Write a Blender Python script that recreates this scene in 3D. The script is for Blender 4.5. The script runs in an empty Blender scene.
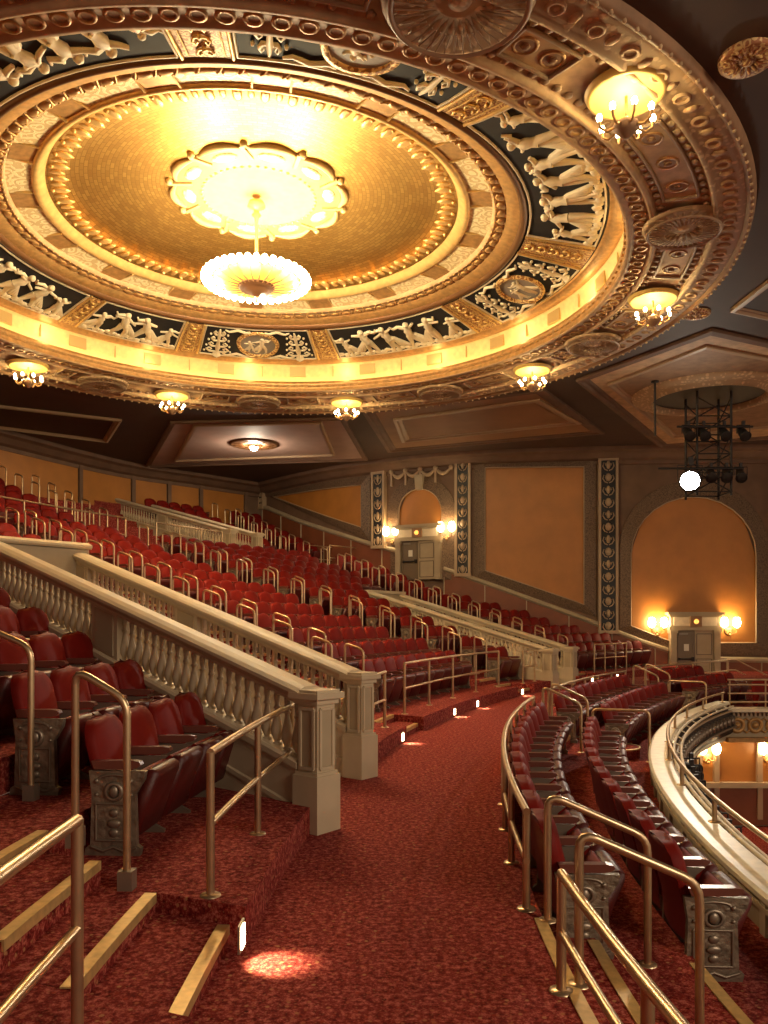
import bpy, math, random
from mathutils import Vector, Matrix
from math import sin, cos, pi, radians as rad, sqrt, atan2
random.seed(7)
SC = bpy.context.scene
COL = SC.collection
F = 800.0; EYE = 1.75; HZ = 622.0; CX = 384.0

# ---------------------------------------------------------------- camera
cd = bpy.data.cameras.new('camera'); cam = bpy.data.objects.new('camera', cd); COL.objects.link(cam)
cam.location = (0, 0, EYE); cam.rotation_euler = (rad(90), 0, 0)
cd.sensor_fit = 'HORIZONTAL'; cd.sensor_width = 36.0; cd.lens = F/768*36
cd.shift_y = 110/768; cd.clip_start = 0.05; cd.clip_end = 200
SC.camera = cam
# ---------------------------------------------------------------- exposure and world
vs = SC.view_settings
vs.view_transform = 'Standard'; vs.look = 'None'; vs.exposure = 0.0; vs.gamma = 1.0; vs.use_curve_mapping = False
w = bpy.data.worlds.new('world'); SC.world = w; w.use_nodes = True
bg = w.node_tree.nodes['Background']
bg.inputs[0].default_value = (1.0, 0.72, 0.48, 1); bg.inputs[1].default_value = 0.42

DX, DY = -2.33, 14.93            # axis of the ceiling dome
ARC = (26.7, 3.7)               # centre of the curved seating rows

def area(name, loc, target, size, power, col=(1, .75, .5), spread=180):
    l = bpy.data.lights.new(name, 'AREA'); l.shape = 'RECTANGLE'; l.size = size[0]; l.size_y = size[1]
    l.energy = power; l.color = col; l.spread = rad(spread)
    o = bpy.data.objects.new(name, l); COL.objects.link(o); o.location = loc
    o.rotation_euler = (Vector(target)-Vector(loc)).to_track_quat('-Z', 'Y').to_euler()
    return o
def point(name, loc, power, col=(1, .72, .42), r=.08, parent=None):
    l = bpy.data.lights.new(name, 'POINT'); l.energy = power; l.color = col; l.shadow_soft_size = r
    o = bpy.data.objects.new(name, l); COL.objects.link(o); o.location = loc
    if parent: o.parent = parent
    return o
# unseen fill lights added over the stalls and stage side to brighten the seats
area('fill_light', (19, 3, 7.2), (0, 8, 0.5), (5, 2.5), 480, (1, .80, .60))
area('fill_light', (9, -5, 7.0), (-1, 7, 0.3), (4, 2.5), 860, (1, .80, .60))

# ---------------------------------------------------------------- materials
MATS = {}
def nodes(name):
    m = bpy.data.materials.new(name); m.use_nodes = True
    nt = m.node_tree; b = nt.nodes['Principled BSDF']; MATS[name] = m
    return m, nt, b
def N(nt, t, **k):
    n = nt.nodes.new(t)
    for a, v in k.items():
        if a.startswith('i_'): n.inputs[a[2:].replace('_', ' ')].default_value = v
        else: setattr(n, a, v)
    return n
def ramp(nt, stops):
    r = nt.nodes.new('ShaderNodeValToRGB'); e = r.color_ramp.elements
    e[0].position, e[0].color = stops[0][0], (*stops[0][1], 1)
    e[1].position, e[1].color = stops[-1][0], (*stops[-1][1], 1)
    for p, c in stops[1:-1]:
        x = e.new(p); x.color = (*c, 1)
    return r
def coords(nt, scale=1.0, src='Object'):
    tc = nt.nodes.new('ShaderNodeTexCoord'); mp = nt.nodes.new('ShaderNodeMapping')
    s = scale if isinstance(scale, tuple) else (scale,)*3
    mp.inputs['Scale'].default_value = s
    nt.links.new(tc.outputs[src], mp.inputs[0]); return mp.outputs[0]
def simple(name, col, rough=.6, metal=0, spec=.5, var=0, vscale=6, bump=0, bscale=40, coat=0):
    m, nt, b = nodes(name)
    b.inputs['Base Color'].default_value = (*col, 1); b.inputs['Roughness'].default_value = rough
    b.inputs['Metallic'].default_value = metal; b.inputs['Specular IOR Level'].default_value = spec
    b.inputs['Coat Weight'].default_value = coat
    if var:
        n = N(nt, 'ShaderNodeTexNoise', i_Scale=vscale, i_Detail=3.0); nt.links.new(coords(nt), n.inputs['Vector'])
        r = ramp(nt, [(.3, tuple(c*(1-var) for c in col)), (.7, tuple(min(1, c*(1+var)) for c in col))])
        nt.links.new(n.outputs[0], r.inputs[0]); nt.links.new(r.outputs[0], b.inputs['Base Color'])
    if bump:
        n = N(nt, 'ShaderNodeTexNoise', i_Scale=bscale, i_Detail=3.0); nt.links.new(coords(nt), n.inputs['Vector'])
        bp = N(nt, 'ShaderNodeBump', i_Strength=bump, i_Distance=.02)
        nt.links.new(n.outputs[0], bp.inputs['Height']); nt.links.new(bp.outputs[0], b.inputs['Normal'])
    return m
def relief(name, lo, hi, scale=8, rough=.5, metal=0, depth=.04, edge=.12, kind='F1', warp=.6):
    """carved / painted scroll ornament: two colours following a warped cell pattern, with relief"""
    m, nt, b = nodes(name)
    v = coords(nt, scale)
    nz = N(nt, 'ShaderNodeTexNoise', i_Scale=1.3, i_Detail=2.0); nt.links.new(v, nz.inputs['Vector'])
    mx = N(nt, 'ShaderNodeVectorMath', operation='MULTIPLY_ADD'); mx.inputs[1].default_value = (warp,)*3
    nt.links.new(nz.outputs['Color'], mx.inputs[0]); nt.links.new(v, mx.inputs[2])
    vo = N(nt, 'ShaderNodeTexVoronoi', feature='DISTANCE_TO_EDGE' if kind == 'edge' else 'F1', i_Scale=1.0)
    nt.links.new(mx.outputs[0], vo.inputs['Vector'])
    src = vo.outputs['Distance']
    if kind == 'rings':
        s = N(nt, 'ShaderNodeMath', operation='MULTIPLY'); s.inputs[1].default_value = 16
        nt.links.new(src, s.inputs[0]); s2 = N(nt, 'ShaderNodeMath', operation='SINE'); nt.links.new(s.outputs[0], s2.inputs[0])
        s3 = N(nt, 'ShaderNodeMath', operation='MULTIPLY_ADD'); s3.inputs[1].default_value = .5; s3.inputs[2].default_value = .5
        nt.links.new(s2.outputs[0], s3.inputs[0]); src = s3.outputs[0]
    a = .5 if kind == 'rings' else (.35 if kind == 'F1' else edge)
    r = ramp(nt, [(a-.08, hi), (a+.08, lo)] if kind != 'edge' else [(a*.6, lo), (a*1.5, hi)])
    nt.links.new(src, r.inputs[0]); nt.links.new(r.outputs[0], b.inputs['Base Color'])
    bp = N(nt, 'ShaderNodeBump', i_Strength=.7, i_Distance=depth); nt.links.new(r.outputs[0], bp.inputs['Height'])
    nt.links.new(bp.outputs[0], b.inputs['Normal'])
    b.inputs['Roughness'].default_value = rough; b.inputs['Metallic'].default_value = metal
    return m
def emis(name, col, s):
    m, nt, b = nodes(name)
    b.inputs['Base Color'].default_value = (*col, 1)
    b.inputs['Emission Color'].default_value = (*col, 1); b.inputs['Emission Strength'].default_value = s
    return m

# carpet: deep red with a small leafy figure in gold, rust and near black
m, nt, b = nodes('carpet')
v = coords(nt, 1.0)
n1 = N(nt, 'ShaderNodeTexNoise', i_Scale=1.1, i_Detail=2.0); n2 = N(nt, 'ShaderNodeTexNoise', i_Scale=26.0, i_Detail=6.0, i_Roughness=.8)
vo = N(nt, 'ShaderNodeTexVoronoi', i_Scale=21.0); vo2 = N(nt, 'ShaderNodeTexVoronoi', i_Scale=47.0)
for n in (n1, n2, vo, vo2): nt.links.new(v, n.inputs['Vector'])
r1 = ramp(nt, [(.36, (.060, .004, .004)), (.50, (.205, .020, .016)), (.64, (.52, .14, .10))]); nt.links.new(n2.outputs[0], r1.inputs[0])
r2 = ramp(nt, [(.0, (1, 1, 1)), (.16, (1, 1, 1)), (.27, (0, 0, 0)), (1, (0, 0, 0))]); nt.links.new(vo.outputs['Distance'], r2.inputs[0])
sep = N(nt, 'ShaderNodeSeparateColor'); nt.links.new(vo.outputs['Color'], sep.inputs[0])
r3 = ramp(nt, [(.0, (.06, .004, .004)), (.35, (.30, .035, .02)), (.62, (.34, .09, .045)), (1.0, (.38, .19, .08))]); nt.links.new(sep.outputs[0], r3.inputs[0])
r4 = ramp(nt, [(.0, (1, 1, 1)), (.34, (0, 0, 0))]); nt.links.new(vo2.outputs['Distance'], r4.inputs[0])
mx = N(nt, 'ShaderNodeMix', data_type='RGBA'); nt.links.new(r2.outputs[0], mx.inputs[0]); nt.links.new(r1.outputs[0], mx.inputs[6]); nt.links.new(r3.outputs[0], mx.inputs[7])
mx2 = N(nt, 'ShaderNodeMix', data_type='RGBA'); ml = N(nt, 'ShaderNodeMath', operation='MULTIPLY'); ml.inputs[1].default_value = .75
nt.links.new(r4.outputs[0], ml.inputs[0]); nt.links.new(ml.outputs[0], mx2.inputs[0]); nt.links.new(mx.outputs[2], mx2.inputs[6]); mx2.inputs[7].default_value = (.42, .15, .085, 1)
nt.links.new(mx2.outputs[2], b.inputs['Base Color']); b.inputs['Roughness'].default_value = .95; b.inputs['Specular IOR Level'].default_value = .1
bp = N(nt, 'ShaderNodeBump', i_Strength=.35, i_Distance=.01); nt.links.new(n2.outputs[0], bp.inputs['Height']); nt.links.new(bp.outputs[0], b.inputs['Normal'])
CARPET = m
# velvet
m = simple('velvet', (.165, .0060, .0028), .60, spec=.16, var=.18, vscale=5)
m.node_tree.nodes['Principled BSDF'].inputs['Sheen Weight'].default_value = .0
m.node_tree.nodes['Principled BSDF'].inputs['Sheen Tint'].default_value = (1, .25, .15, 1)
VELVET = m
LEATHER = simple('leather', (.085, .006, .004), .46, spec=.6, bump=.15, bscale=60)
ARM = simple('arm_pad', (.15, .045, .030), .30, spec=.6)
PEWTER = simple('pewter', (.30, .24, .18), .42, metal=.7)
PEWTERR = simple('pewter_relief', (.27, .215, .155), .42, metal=.6, var=.3, vscale=14, bump=.6, bscale=26)
SHELL = simple('seat_shell', (.16, .008, .008), .5)
BRASS = simple('brass', (.56, .40, .235), .33, metal=.85, var=.12, vscale=9)
NOSE = simple('brass_nosing', (.62, .42, .17), .45, metal=.55, var=.15, vscale=20)
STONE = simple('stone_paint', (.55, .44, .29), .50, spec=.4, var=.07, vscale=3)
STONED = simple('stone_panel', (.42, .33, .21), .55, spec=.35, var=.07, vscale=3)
CREAM = simple('cream_paint', (.72, .60, .42), .5, var=.08)
LEDGE = simple('ledge_marble', (.80, .72, .56), .35, var=.12, vscale=8)
BROWN = simple('brown_plaster', (.17, .095, .055), .7, var=.15, vscale=2)
HUBM = simple('hub_bronze', (.16, .07, .025), .45, metal=.4)
CEIL = simple('ceiling_plaster', (.072, .036, .021), .7, var=.12, vscale=1.2)
CEIL2 = simple('ceiling_panel_rose', (.42, .28, .22), .7, var=.1, vscale=1.2)
CEIL3 = simple('ceiling_panel_ochre', (.32, .165, .070), .7, var=.12, vscale=1.2)
CEIL4 = simple('ceiling_panel_dark', (.050, .022, .016), .7, var=.1)
CREAMLINE = simple('cream_line', (.42, .29, .17), .5)
WAINS = simple('wainscot', (.21, .060, .022), .55, var=.12, vscale=2)
DOORM = simple('door_bronze', (.19, .135, .085), .45, metal=.3)
ORANGE = simple('damask', (.43, .165, .028), .5, var=.10, vscale=1.6, bump=.05, bscale=30)
FRAMEO = relief('frame_ornament', (.12, .072, .042), (.20, .125, .072), 9, .55, .2, .03, kind='rings')
FILI = relief('filigree', (.018, .012, .009), (.40, .30, .19), 5, .5, .1, .05, kind='rings')
IRON = simple('dark_iron', (.030, .024, .022), .5, metal=.5)
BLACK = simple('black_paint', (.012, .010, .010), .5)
GOLDC = simple('gold_leaf', (.62, .36, .10), .40, metal=.92, var=.22, vscale=3.0, bump=.10, bscale=22)
GOLD = simple('gold_paint', (.72, .47, .17), .42, metal=.45, var=.15, vscale=7)
GOLDD = simple('gold_antique', (.50, .28, .10), .45, metal=.45, var=.22, vscale=9)
GOLDR = relief('gold_relief', (.34, .15, .045), (.80, .56, .24), 7, .45, .35, .04, kind='rings')
CREAMR = relief('cream_relief', (.68, .50, .24), (.88, .74, .44), 5, .5, .1, .03, kind='rings')
BRONZER = relief('bronze_relief', (.46, .30, .155), (.70, .49, .26), 9, .68, 0, .015, kind='F1', warp=.3)
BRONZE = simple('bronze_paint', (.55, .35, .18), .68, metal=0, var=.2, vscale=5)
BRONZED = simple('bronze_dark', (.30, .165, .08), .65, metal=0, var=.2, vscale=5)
RUSTR = relief('rust_relief', (.36, .14, .05), (.66, .44, .18), 9, .5, .2, .03, kind='rings')
NAVY = simple('navy_ground', (.007, .005, .008), .8, var=.3, vscale=6)
CAMEO = simple('cameo_plaster', (.78, .66, .46), .55, var=.08)
DISH = simple('dish_gilding', (.70, .46, .12), .5, metal=.1)
COVE = simple('cove_paint', (.82, .66, .30), .55, var=.1, vscale=8)
TILE = simple('gold_tile', (.58, .40, .16), .5, metal=.3)
BULB = emis('bulb', (1, .86, .55), 60)
BULBS = emis('sconce_glass', (1, .84, .52), 26)
GLASSY = emis('lit_glass', (1, .62, .10), .75)
BOWL = emis('lit_bowl', (1, .78, .34), 6.0)
COVEL = emis('cove_lamp', (1, .78, .36), 6.5)
STEPL = emis('step_lens', (1, .78, .42), 16)
STAR = emis('spot_lens', (1, .90, .72), 160)
AMBER = emis('amber_lens', (1, .42, .08), 1.8)
PAPER = simple('paper', (.75, .70, .58), .7)

# ---------------------------------------------------------------- mesh builder
class MB:
    def __init__(s): s.v = []; s.f = []; s.sm = []
    def add(s, vs, fs, smooth=False, M=None):
        o = len(s.v)
        s.v += [tuple(M @ Vector(p)) for p in vs] if M else [tuple(p) for p in vs]
        s.f += [tuple(i+o for i in f) for f in fs]; s.sm += [smooth]*len(fs)
        return s
    def box(s, c, d, M=None, taper=1.0):
        x, y, z = d[0]/2, d[1]/2, d[2]/2
        vs = [(c[0]+a*x*(taper if k > 0 else 1), c[1]+b_*y*(taper if k > 0 else 1), c[2]+k*z) for k in (-1, 1) for a, b_ in ((-1, -1), (1, -1), (1, 1), (-1, 1))]
        return s.add(vs, [(3, 2, 1, 0), (4, 5, 6, 7), (0, 1, 5, 4), (1, 2, 6, 5), (2, 3, 7, 6), (3, 0, 4, 7)], False, M)
    def rbox(s, c, d, r, M=None, seg=2):
        """box rounded in every direction by a superellipsoid-like corner: eight corners bevelled in x/z, flat in y"""
        pts = []
        x, z = d[0]/2, d[2]/2
        for q, (sx, sz) in enumerate(((1, 1), (-1, 1), (-1, -1), (1, -1))):
            for k in range(seg+1):
                a = (q+k/seg)*pi/2
                pts.append((c[0]+sx*(x-r)+r*cos(a), c[2]+sz*(z-r)+r*sin(a)))
        return s.prism_y(pts, c[1]-d[1]/2, c[1]+d[1]/2, M, True)
    def prism_y(s, pts, y0, y1, M=None, smooth=False):
        n = len(pts)
        vs = [(p[0], y0, p[1]) for p in pts]+[(p[0], y1, p[1]) for p in pts]
        fs = [(i, (i+1) % n, n+(i+1) % n, n+i) for i in range(n)]
        s.add(vs, fs, smooth, M)
        s.add(vs, [tuple(range(n-1, -1, -1)), tuple(range(n, 2*n))], False, M)
        return s
    def tube(s, path, r, n=8, cap=True, closed=False):
        P = [Vector(p) for p in path]; m_ = len(P); vs = []; up = None
        for i, p in enumerate(P):
            if closed: t = (P[(i+1) % m_]-P[i-1]).normalized()
            else: t = (P[min(i+1, m_-1)]-P[max(i-1, 0)]).normalized()
            if up is None:
                up = Vector((0, 0, 1)) if abs(t.z) < .9 else Vector((1, 0, 0))
            a = (up-t*up.dot(t)).normalized(); b_ = t.cross(a); up = a
            rr = r[i] if isinstance(r, (list, tuple)) else r
            for k in range(n):
                q = 2*pi*k/n; vs.append(p+a*rr*cos(q)+b_*rr*sin(q))
        fs = []
        for i in range(m_ if closed else m_-1):
            j = (i+1) % m_
            for k in range(n): fs.append((i*n+k, i*n+(k+1) % n, j*n+(k+1) % n, j*n+k))
        s.add(vs, fs, True)
        if cap and not closed: s.add(vs[:n], [tuple(range(n-1, -1, -1))]); s.add(vs[-n:], [tuple(range(n))])
        return s
    def lathe(s, prof, n=12, c=(0, 0, 0), smooth=True, M=None, a0=0, a1=2*pi):
        full = abs(a1-a0-2*pi) < 1e-6; cols = n if full else n+1
        vs = [(c[0]+r*cos(a0+(a1-a0)*k/n), c[1]+r*sin(a0+(a1-a0)*k/n), c[2]+z) for r, z in prof for k in range(cols)]
        fs = []
        for i in range(len(prof)-1):
            for k in range(n):
                k2 = (k+1) % cols
                fs.append((i*cols+k, i*cols+k2, (i+1)*cols+k2, (i+1)*cols+k))
        return s.add(vs, fs, smooth, M)
    def ball(s, c, r, n=10, m_=6, sc=(1, 1, 1), M=None):
        vs = [(c[0], c[1], c[2]+r*sc[2])]
        for i in range(1, m_):
            t = pi*i/m_
            for k in range(n):
                p = 2*pi*k/n; vs.append((c[0]+r*sc[0]*sin(t)*cos(p), c[1]+r*sc[1]*sin(t)*sin(p), c[2]+r*sc[2]*cos(t)))
        vs.append((c[0], c[1], c[2]-r*sc[2])); L = len(vs)-1; fs = [(0, 1+k, 1+(k+1) % n) for k in range(n)]
        for i in range(m_-2):
            for k in range(n): fs.append((1+i*n+k, 1+(i+1)*n+k, 1+(i+1)*n+(k+1) % n, 1+i*n+(k+1) % n))
        fs += [(L, 1+(m_-2)*n+(k+1) % n, 1+(m_-2)*n+k) for k in range(n)]
        return s.add(vs, fs, True, M)
    def sweep(s, frames, prof, smooth=False, closed_prof=True, cap=True):
        """prof: (a,b) pairs; frames: (origin, axisA, axisB)"""
        n = len(prof); vs = []
        for o, A, B in frames:
            o, A, B = Vector(o), Vector(A), Vector(B)
            vs += [o+A*p[0]+B*p[1] for p in prof]
        fs = []; kk = n if closed_prof else n-1
        for i in range(len(frames)-1):
            for k in range(kk): fs.append((i*n+k, i*n+(k+1) % n, (i+1)*n+(k+1) % n, (i+1)*n+k))
        s.add(vs, fs, smooth)
        if closed_prof and cap: s.add(vs[:n], [tuple(range(n-1, -1, -1))]); s.add(vs[-n:], [tuple(range(n))])
        return s
    def mesh(s, name):
        me = bpy.data.meshes.new(name); me.from_pydata(s.v, [], s.f)
        me.polygons.foreach_set('use_smooth', s.sm); me.update()
        import bmesh
        b_ = bmesh.new(); b_.from_mesh(me); bmesh.ops.recalc_face_normals(b_, faces=b_.faces); b_.to_mesh(me); b_.free()
        return me
def obj(name, mb, mat, parent=None, loc=None, rot=None):
    me = mb if isinstance(mb, bpy.types.Mesh) else mb.mesh(name)
    if mat is not None and not me.materials: me.materials.append(mat)
    o = bpy.data.objects.new(name, me); COL.objects.link(o)
    if parent: o.parent = parent
    if loc: o.location = loc
    if rot is not None: o.rotation_euler = (0, 0, rot) if not isinstance(rot, tuple) else rot
    return o
def empty(name, loc=(0, 0, 0), rz=0):
    o = bpy.data.objects.new(name, None); COL.objects.link(o); o.location = loc; o.rotation_euler = (0, 0, rz)
    o.empty_display_size = .1; return o
def tag(o, label, cat, group=None, kind=None):
    if label: o['label'] = label
    if cat: o['category'] = cat
    if group: o['group'] = group
    if kind: o['kind'] = kind
    return o
def struct(o): o['kind'] = 'structure'; return o
def copy_tree(o, parent=None):
    c = o.copy(); COL.objects.link(c); c.parent = parent
    for ch in o.children: copy_tree(ch, c)
    return c
ORD = ['zeroth', 'first', 'second', 'third', 'fourth', 'fifth', 'sixth', 'seventh', 'eighth', 'ninth', 'tenth', 'eleventh', 'twelfth', 'thirteenth', 'fourteenth', 'fifteenth',
       'sixteenth', 'seventeenth', 'eighteenth', 'nineteenth', 'twentieth', 'twenty-first', 'twenty-second', 'twenty-third', 'twenty-fourth', 'twenty-fifth', 'twenty-sixth', 'twenty-seventh', 'twenty-eighth']
def cen(p): return ((p[0]-CX)/F)
def at_z(px, py, z):
    """world point at height z seen at a pixel"""
    Y = (z-EYE)*F/(HZ-py); return Vector(((px-CX)/F*Y, Y, z))
def to_px(p): return (CX+F*p[0]/p[1], HZ-F*(p[2]-EYE)/p[1]) if p[1] > .05 else (-9999, 0)

# ---------------------------------------------------------------- seating geometry
def delta(ph): return .8*(max(ph, 0)/40)**2
def P(rho, ph, z=0, d=True):
    """point on a curved row; ph in degrees"""
    r = rho+(delta(ph) if d else 0)
    return Vector((ARC[0]-r*cos(rad(ph)), ARC[1]+r*sin(rad(ph)), z))
def phi_of(x, y): return math.degrees(atan2(y-ARC[1], ARC[0]-x))
def rho_of(x, y, d=True):
    r = math.hypot(ARC[0]-x, y-ARC[1]); return r-(delta(phi_of(x, y)) if d else 0)
PITCH, RISE = .8, .27
def row_rho(k): return 27.45 if k == 1 else 28.75+PITCH*(k-2)
def row_z(k): return .22+RISE*(k-1)
KX = 14                         # the upper cross aisle takes the place of this row
RX0 = row_rho(KX); RX1 = RX0+1.35; ZX = row_z(KX)
def up_rho(j): return RX1+PITCH*(j-1)      # upper rows j=1..
RISEU = .325
def up_z(j): return ZX+RISEU*j

def interp(tab):
    def f(r):
        if r <= tab[0][0]: return tab[0][1]
        for (a, b_), (c, d) in zip(tab, tab[1:]):
            if r <= c: return b_+(d-b_)*(r-a)/(c-a)
        return tab[-1][1]
    return f
def line_phi(p, d):
    """phi as a function of rho along a straight line in plan"""
    tab = []
    for i in range(0, 41):
        t = i*.3-.6; x, y = p[0]+d[0]*t, p[1]+d[1]*t; tab.append((rho_of(x, y), phi_of(x, y)))
    tab.sort(); return interp(tab)
U = Vector((-.78, .62, 0)).normalized()
A0 = Vector((-.57, 6.75, 0)); B0 = Vector((-.27, 9.05, 0))
C0 = Vector((4.35, 21.0, 0)); E0 = Vector((5.25, 22.6, 0))
LA, LB, LC, LE = 7.0, 5.85, 6.2, 6.05
phA, phB, phC, phE = (line_phi(p, U) for p in (A0, B0, C0, E0))
RV = 33.4                       # the openings end here, rows run on behind
# stair centre lines
st1 = interp([(27.4, -.05), (29.55, 1.72), (38, 6.0)])
st2 = interp([(27.4, 18.3), (29.55, 19.6), (33.55, 21.6), (38, 22.2)])
st3 = interp([(27.4, 33.9), (28.75, 33.1), (31.95, 31.2), (35.15, 30.3), (38, 29.8), (46, 29.8)])
st4 = interp([(27.4, 43.6), (33.55, 43.0), (38.35, 42.3), (47, 41.6)])
HW = .55                        # half width of a stair
def off(f, m_): return lambda r: f(r)+math.degrees(m_/r)
# ---------------------------------------------------------------- room outline
WALLK = [(-.1525, 36.3), (-.075, 32.9), (0, 31.0), (.06, 30.0), (.12, 29.4), (.27, 28.7), (.38, 28.5), (.5, 28.5), (.7, 29.2)]
def catmull(pts, n=8):
    out = []
    for i in range(len(pts)-1):
        p0 = pts[max(i-1, 0)]; p1 = pts[i]; p2 = pts[i+1]; p3 = pts[min(i+2, len(pts)-1)]
        for k in range(n):
            t = k/n
            out.append(tuple(.5*((2*p1[c])+(-p0[c]+p2[c])*t+(2*p0[c]-5*p1[c]+4*p2[c]-p3[c])*t*t+(-p0[c]+3*p1[c]-3*p2[c]+p3[c])*t**3) for c in range(2)))
    return out+[pts[-1]]
SIDE = catmull([(m_*Y, Y) for m_, Y in WALLK]); SIDE.append((30.0, 30.0))
BACK = catmull([(-16.5, 16.0), (-14.6, 21.5), (-12.6, 26.2), (-11.25, 29.4), (-10.0, 31.6), (-7.8, 33.9), (-5.54, 36.3)])
HT = 7.92
class Wall:
    def __init__(s, pts):
        s.p = pts; s.s = [0]
        for a, b_ in zip(pts, pts[1:]): s.s.append(s.s[-1]+math.hypot(b_[0]-a[0], b_[1]-a[1]))
    def at(s, q, d=0):
        q = min(max(q, 0), s.s[-1]-1e-6)
        for i in range(len(s.p)-1):
            if q <= s.s[i+1]: break
        t = (q-s.s[i])/(s.s[i+1]-s.s[i]); a, b_ = s.p[i], s.p[i+1]
        x = a[0]+(b_[0]-a[0])*t; y = a[1]+(b_[1]-a[1])*t
        L = s.s[i+1]-s.s[i]; nx, ny = (b_[1]-a[1])/L, -(b_[0]-a[0])/L      # into the room
        return x+nx*d, y+ny*d
    def of_px(s, px):
        m_ = (px-CX)/F; best = None
        for i in range(len(s.p)-1):
            a, b_ = s.p[i], s.p[i+1]
            fa, fb = a[0]-m_*a[1], b_[0]-m_*b_[1]
            if fa*fb <= 0 and fa != fb:
                return s.s[i]+(s.s[i+1]-s.s[i])*fa/(fa-fb)
        return s.s[-1]
    def uv(s, px, py):
        q = s.of_px(px); x, y = s.at(q); return q, EYE+(HZ-py)*y/F
    def warp(s, mb):
        """mesh built with x = distance along wall, y = depth into the room, z = height"""
        out = MB(); out.f, out.sm = mb.f, mb.sm
        out.v = [(*s.at(v[0], v[1]), v[2]) for v in mb.v]; return out
WS = Wall(SIDE); WB = Wall(BACK)
def inside(x, y, m_=.35):
    if y > 5 and x < 12:
        for W in (WS, WB):
            for (a, b_) in zip(W.p, W.p[1:]):
                L = math.hypot(b_[0]-a[0], b_[1]-a[1]); t = ((x-a[0])*(b_[0]-a[0])+(y-a[1])*(b_[1]-a[1]))/L
                if -.6 <= t <= L+.6:
                    d = ((x-a[0])*(b_[1]-a[1])-(y-a[1])*(b_[0]-a[0]))/L
                    if d < m_: return False
    return True
# ================================================================ FLOOR
floor = MB()
def band(mb, r0, r1, fL, fR, z, zr=None, n=None, d=True, ends=True):
    """curved tread from r0 to r1 between two plan curves; zr: foot of the riser at r0"""
    a0, a1, c0, c1 = fL(r0), fR(r0), fL(r1), fR(r1)
    n = n or max(2, int(abs(a1-a0)/2.0)+1)
    vs = []
    for k in range(n+1):
        u = k/n; vs += [P(r0, a0+(a1-a0)*u, z, d), P(r1, c0+(c1-c0)*u, z, d)]
        if zr is not None: vs.append(P(r0, a0+(a1-a0)*u, zr, d))
    q = 3 if zr is not None else 2; fs = []
    for k in range(n):
        fs.append((q*k, q*(k+1), q*(k+1)+1, q*k+1))
        if zr is not None: fs.append((q*k+2, q*(k+1)+2, q*(k+1), q*k))
    mb.add(vs, fs)
    if ends:
        for f in (fL, fR):
            lo = -3 if zr is None else min(zr, z)-.2
            mb.add([P(r0, f(r0), z, d), P(r1, f(r1), z, d), P(r1, f(r1), lo, d), P(r0, f(r0), lo, d)], [(0, 1, 2, 3)])
K = lambda c: (lambda r: c)
FAR = K(60)
# lower cross aisle (flat) out to the foot of the raised seating, and into the two openings
n = 90; vs = []
for k in range(n+1):
    ph = -22+k/n*84; vs += [P(25.78, ph, 0, False), P(27.6, ph, 0, True)]
floor.add(vs, [(2*k, 2*k+2, 2*k+3, 2*k+1) for k in range(n)])
# raised rows, cut by the stairs and by the openings
sect = [(K(-16), off(st1, -HW-.05)), (off(st1, HW+.05), phA), (phB, off(st2, -HW)), (off(st2, HW), off(st3, -HW)), (off(st3, HW), phC), (phE, off(st4, -HW)), (off(st4, HW), FAR)]
sect_up = [(K(-16), off(st1, -HW-.05)), (off(st1, HW+.05), off(st2, -HW)), (off(st2, HW), off(st3, -HW)), (off(st3, HW), off(st4, -HW)), (off(st4, HW), FAR)]
for k in range(1, KX):
    r0, r1 = row_rho(k), row_rho(k+1)
    for fL, fR in (sect if r0 < RV-.3 else sect_up):
        band(floor, r0, r1, fL, fR, row_z(k), row_z(k-1) if k > 1 else 0)
band(floor, RX0, RX1, K(-16), FAR, ZX, ZX-RISE)
for j in range(1, 14):
    r0, r1 = up_rho(j), up_rho(j+1)
    for fL, fR in [(K(-16), off(st3, -HW)), (off(st3, HW), off(st4, -HW)), (off(st4, HW), FAR)]:
        band(floor, r0, r1, fL, fR, up_z(j), up_z(j-1))
# stairs through the rows
def stair_levels():
    L = [(27.55, 28.0, .11, 0), (28.0, 28.37, .22, .11), (28.37, 28.75, .355, .22)]
    for k in range(2, KX):
        L += [(row_rho(k), row_rho(k)+.4, row_z(k), row_z(k)-.135), (row_rho(k)+.4, row_rho(k+1), row_z(k)+.135, row_z(k))]
    return L
def stair_levels_up():
    L = []
    for j in range(1, 13): L += [(up_rho(j)-.4, up_rho(j), up_z(j)-.16, up_z(j)-RISEU), (up_rho(j), up_rho(j)+.4, up_z(j), up_z(j)-.16)]
    return L
NOSES = []
for q, st in enumerate((st1, st2, st3, st4)):
    fL, fR = off(st, -HW-(.05 if q == 0 else 0)), off(st, HW+(.05 if q == 0 else 0))
    for (r0, r1, z, zr) in stair_levels():
        band(floor, r0, r1, fL, fR, z, zr, n=2); NOSES.append((r0, fL, fR, z, q))
    if q >= 2:
        for (r0, r1, z, zr) in stair_levels_up(): band(floor, r0, r1, fL, fR, z, zr, n=2)
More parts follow.
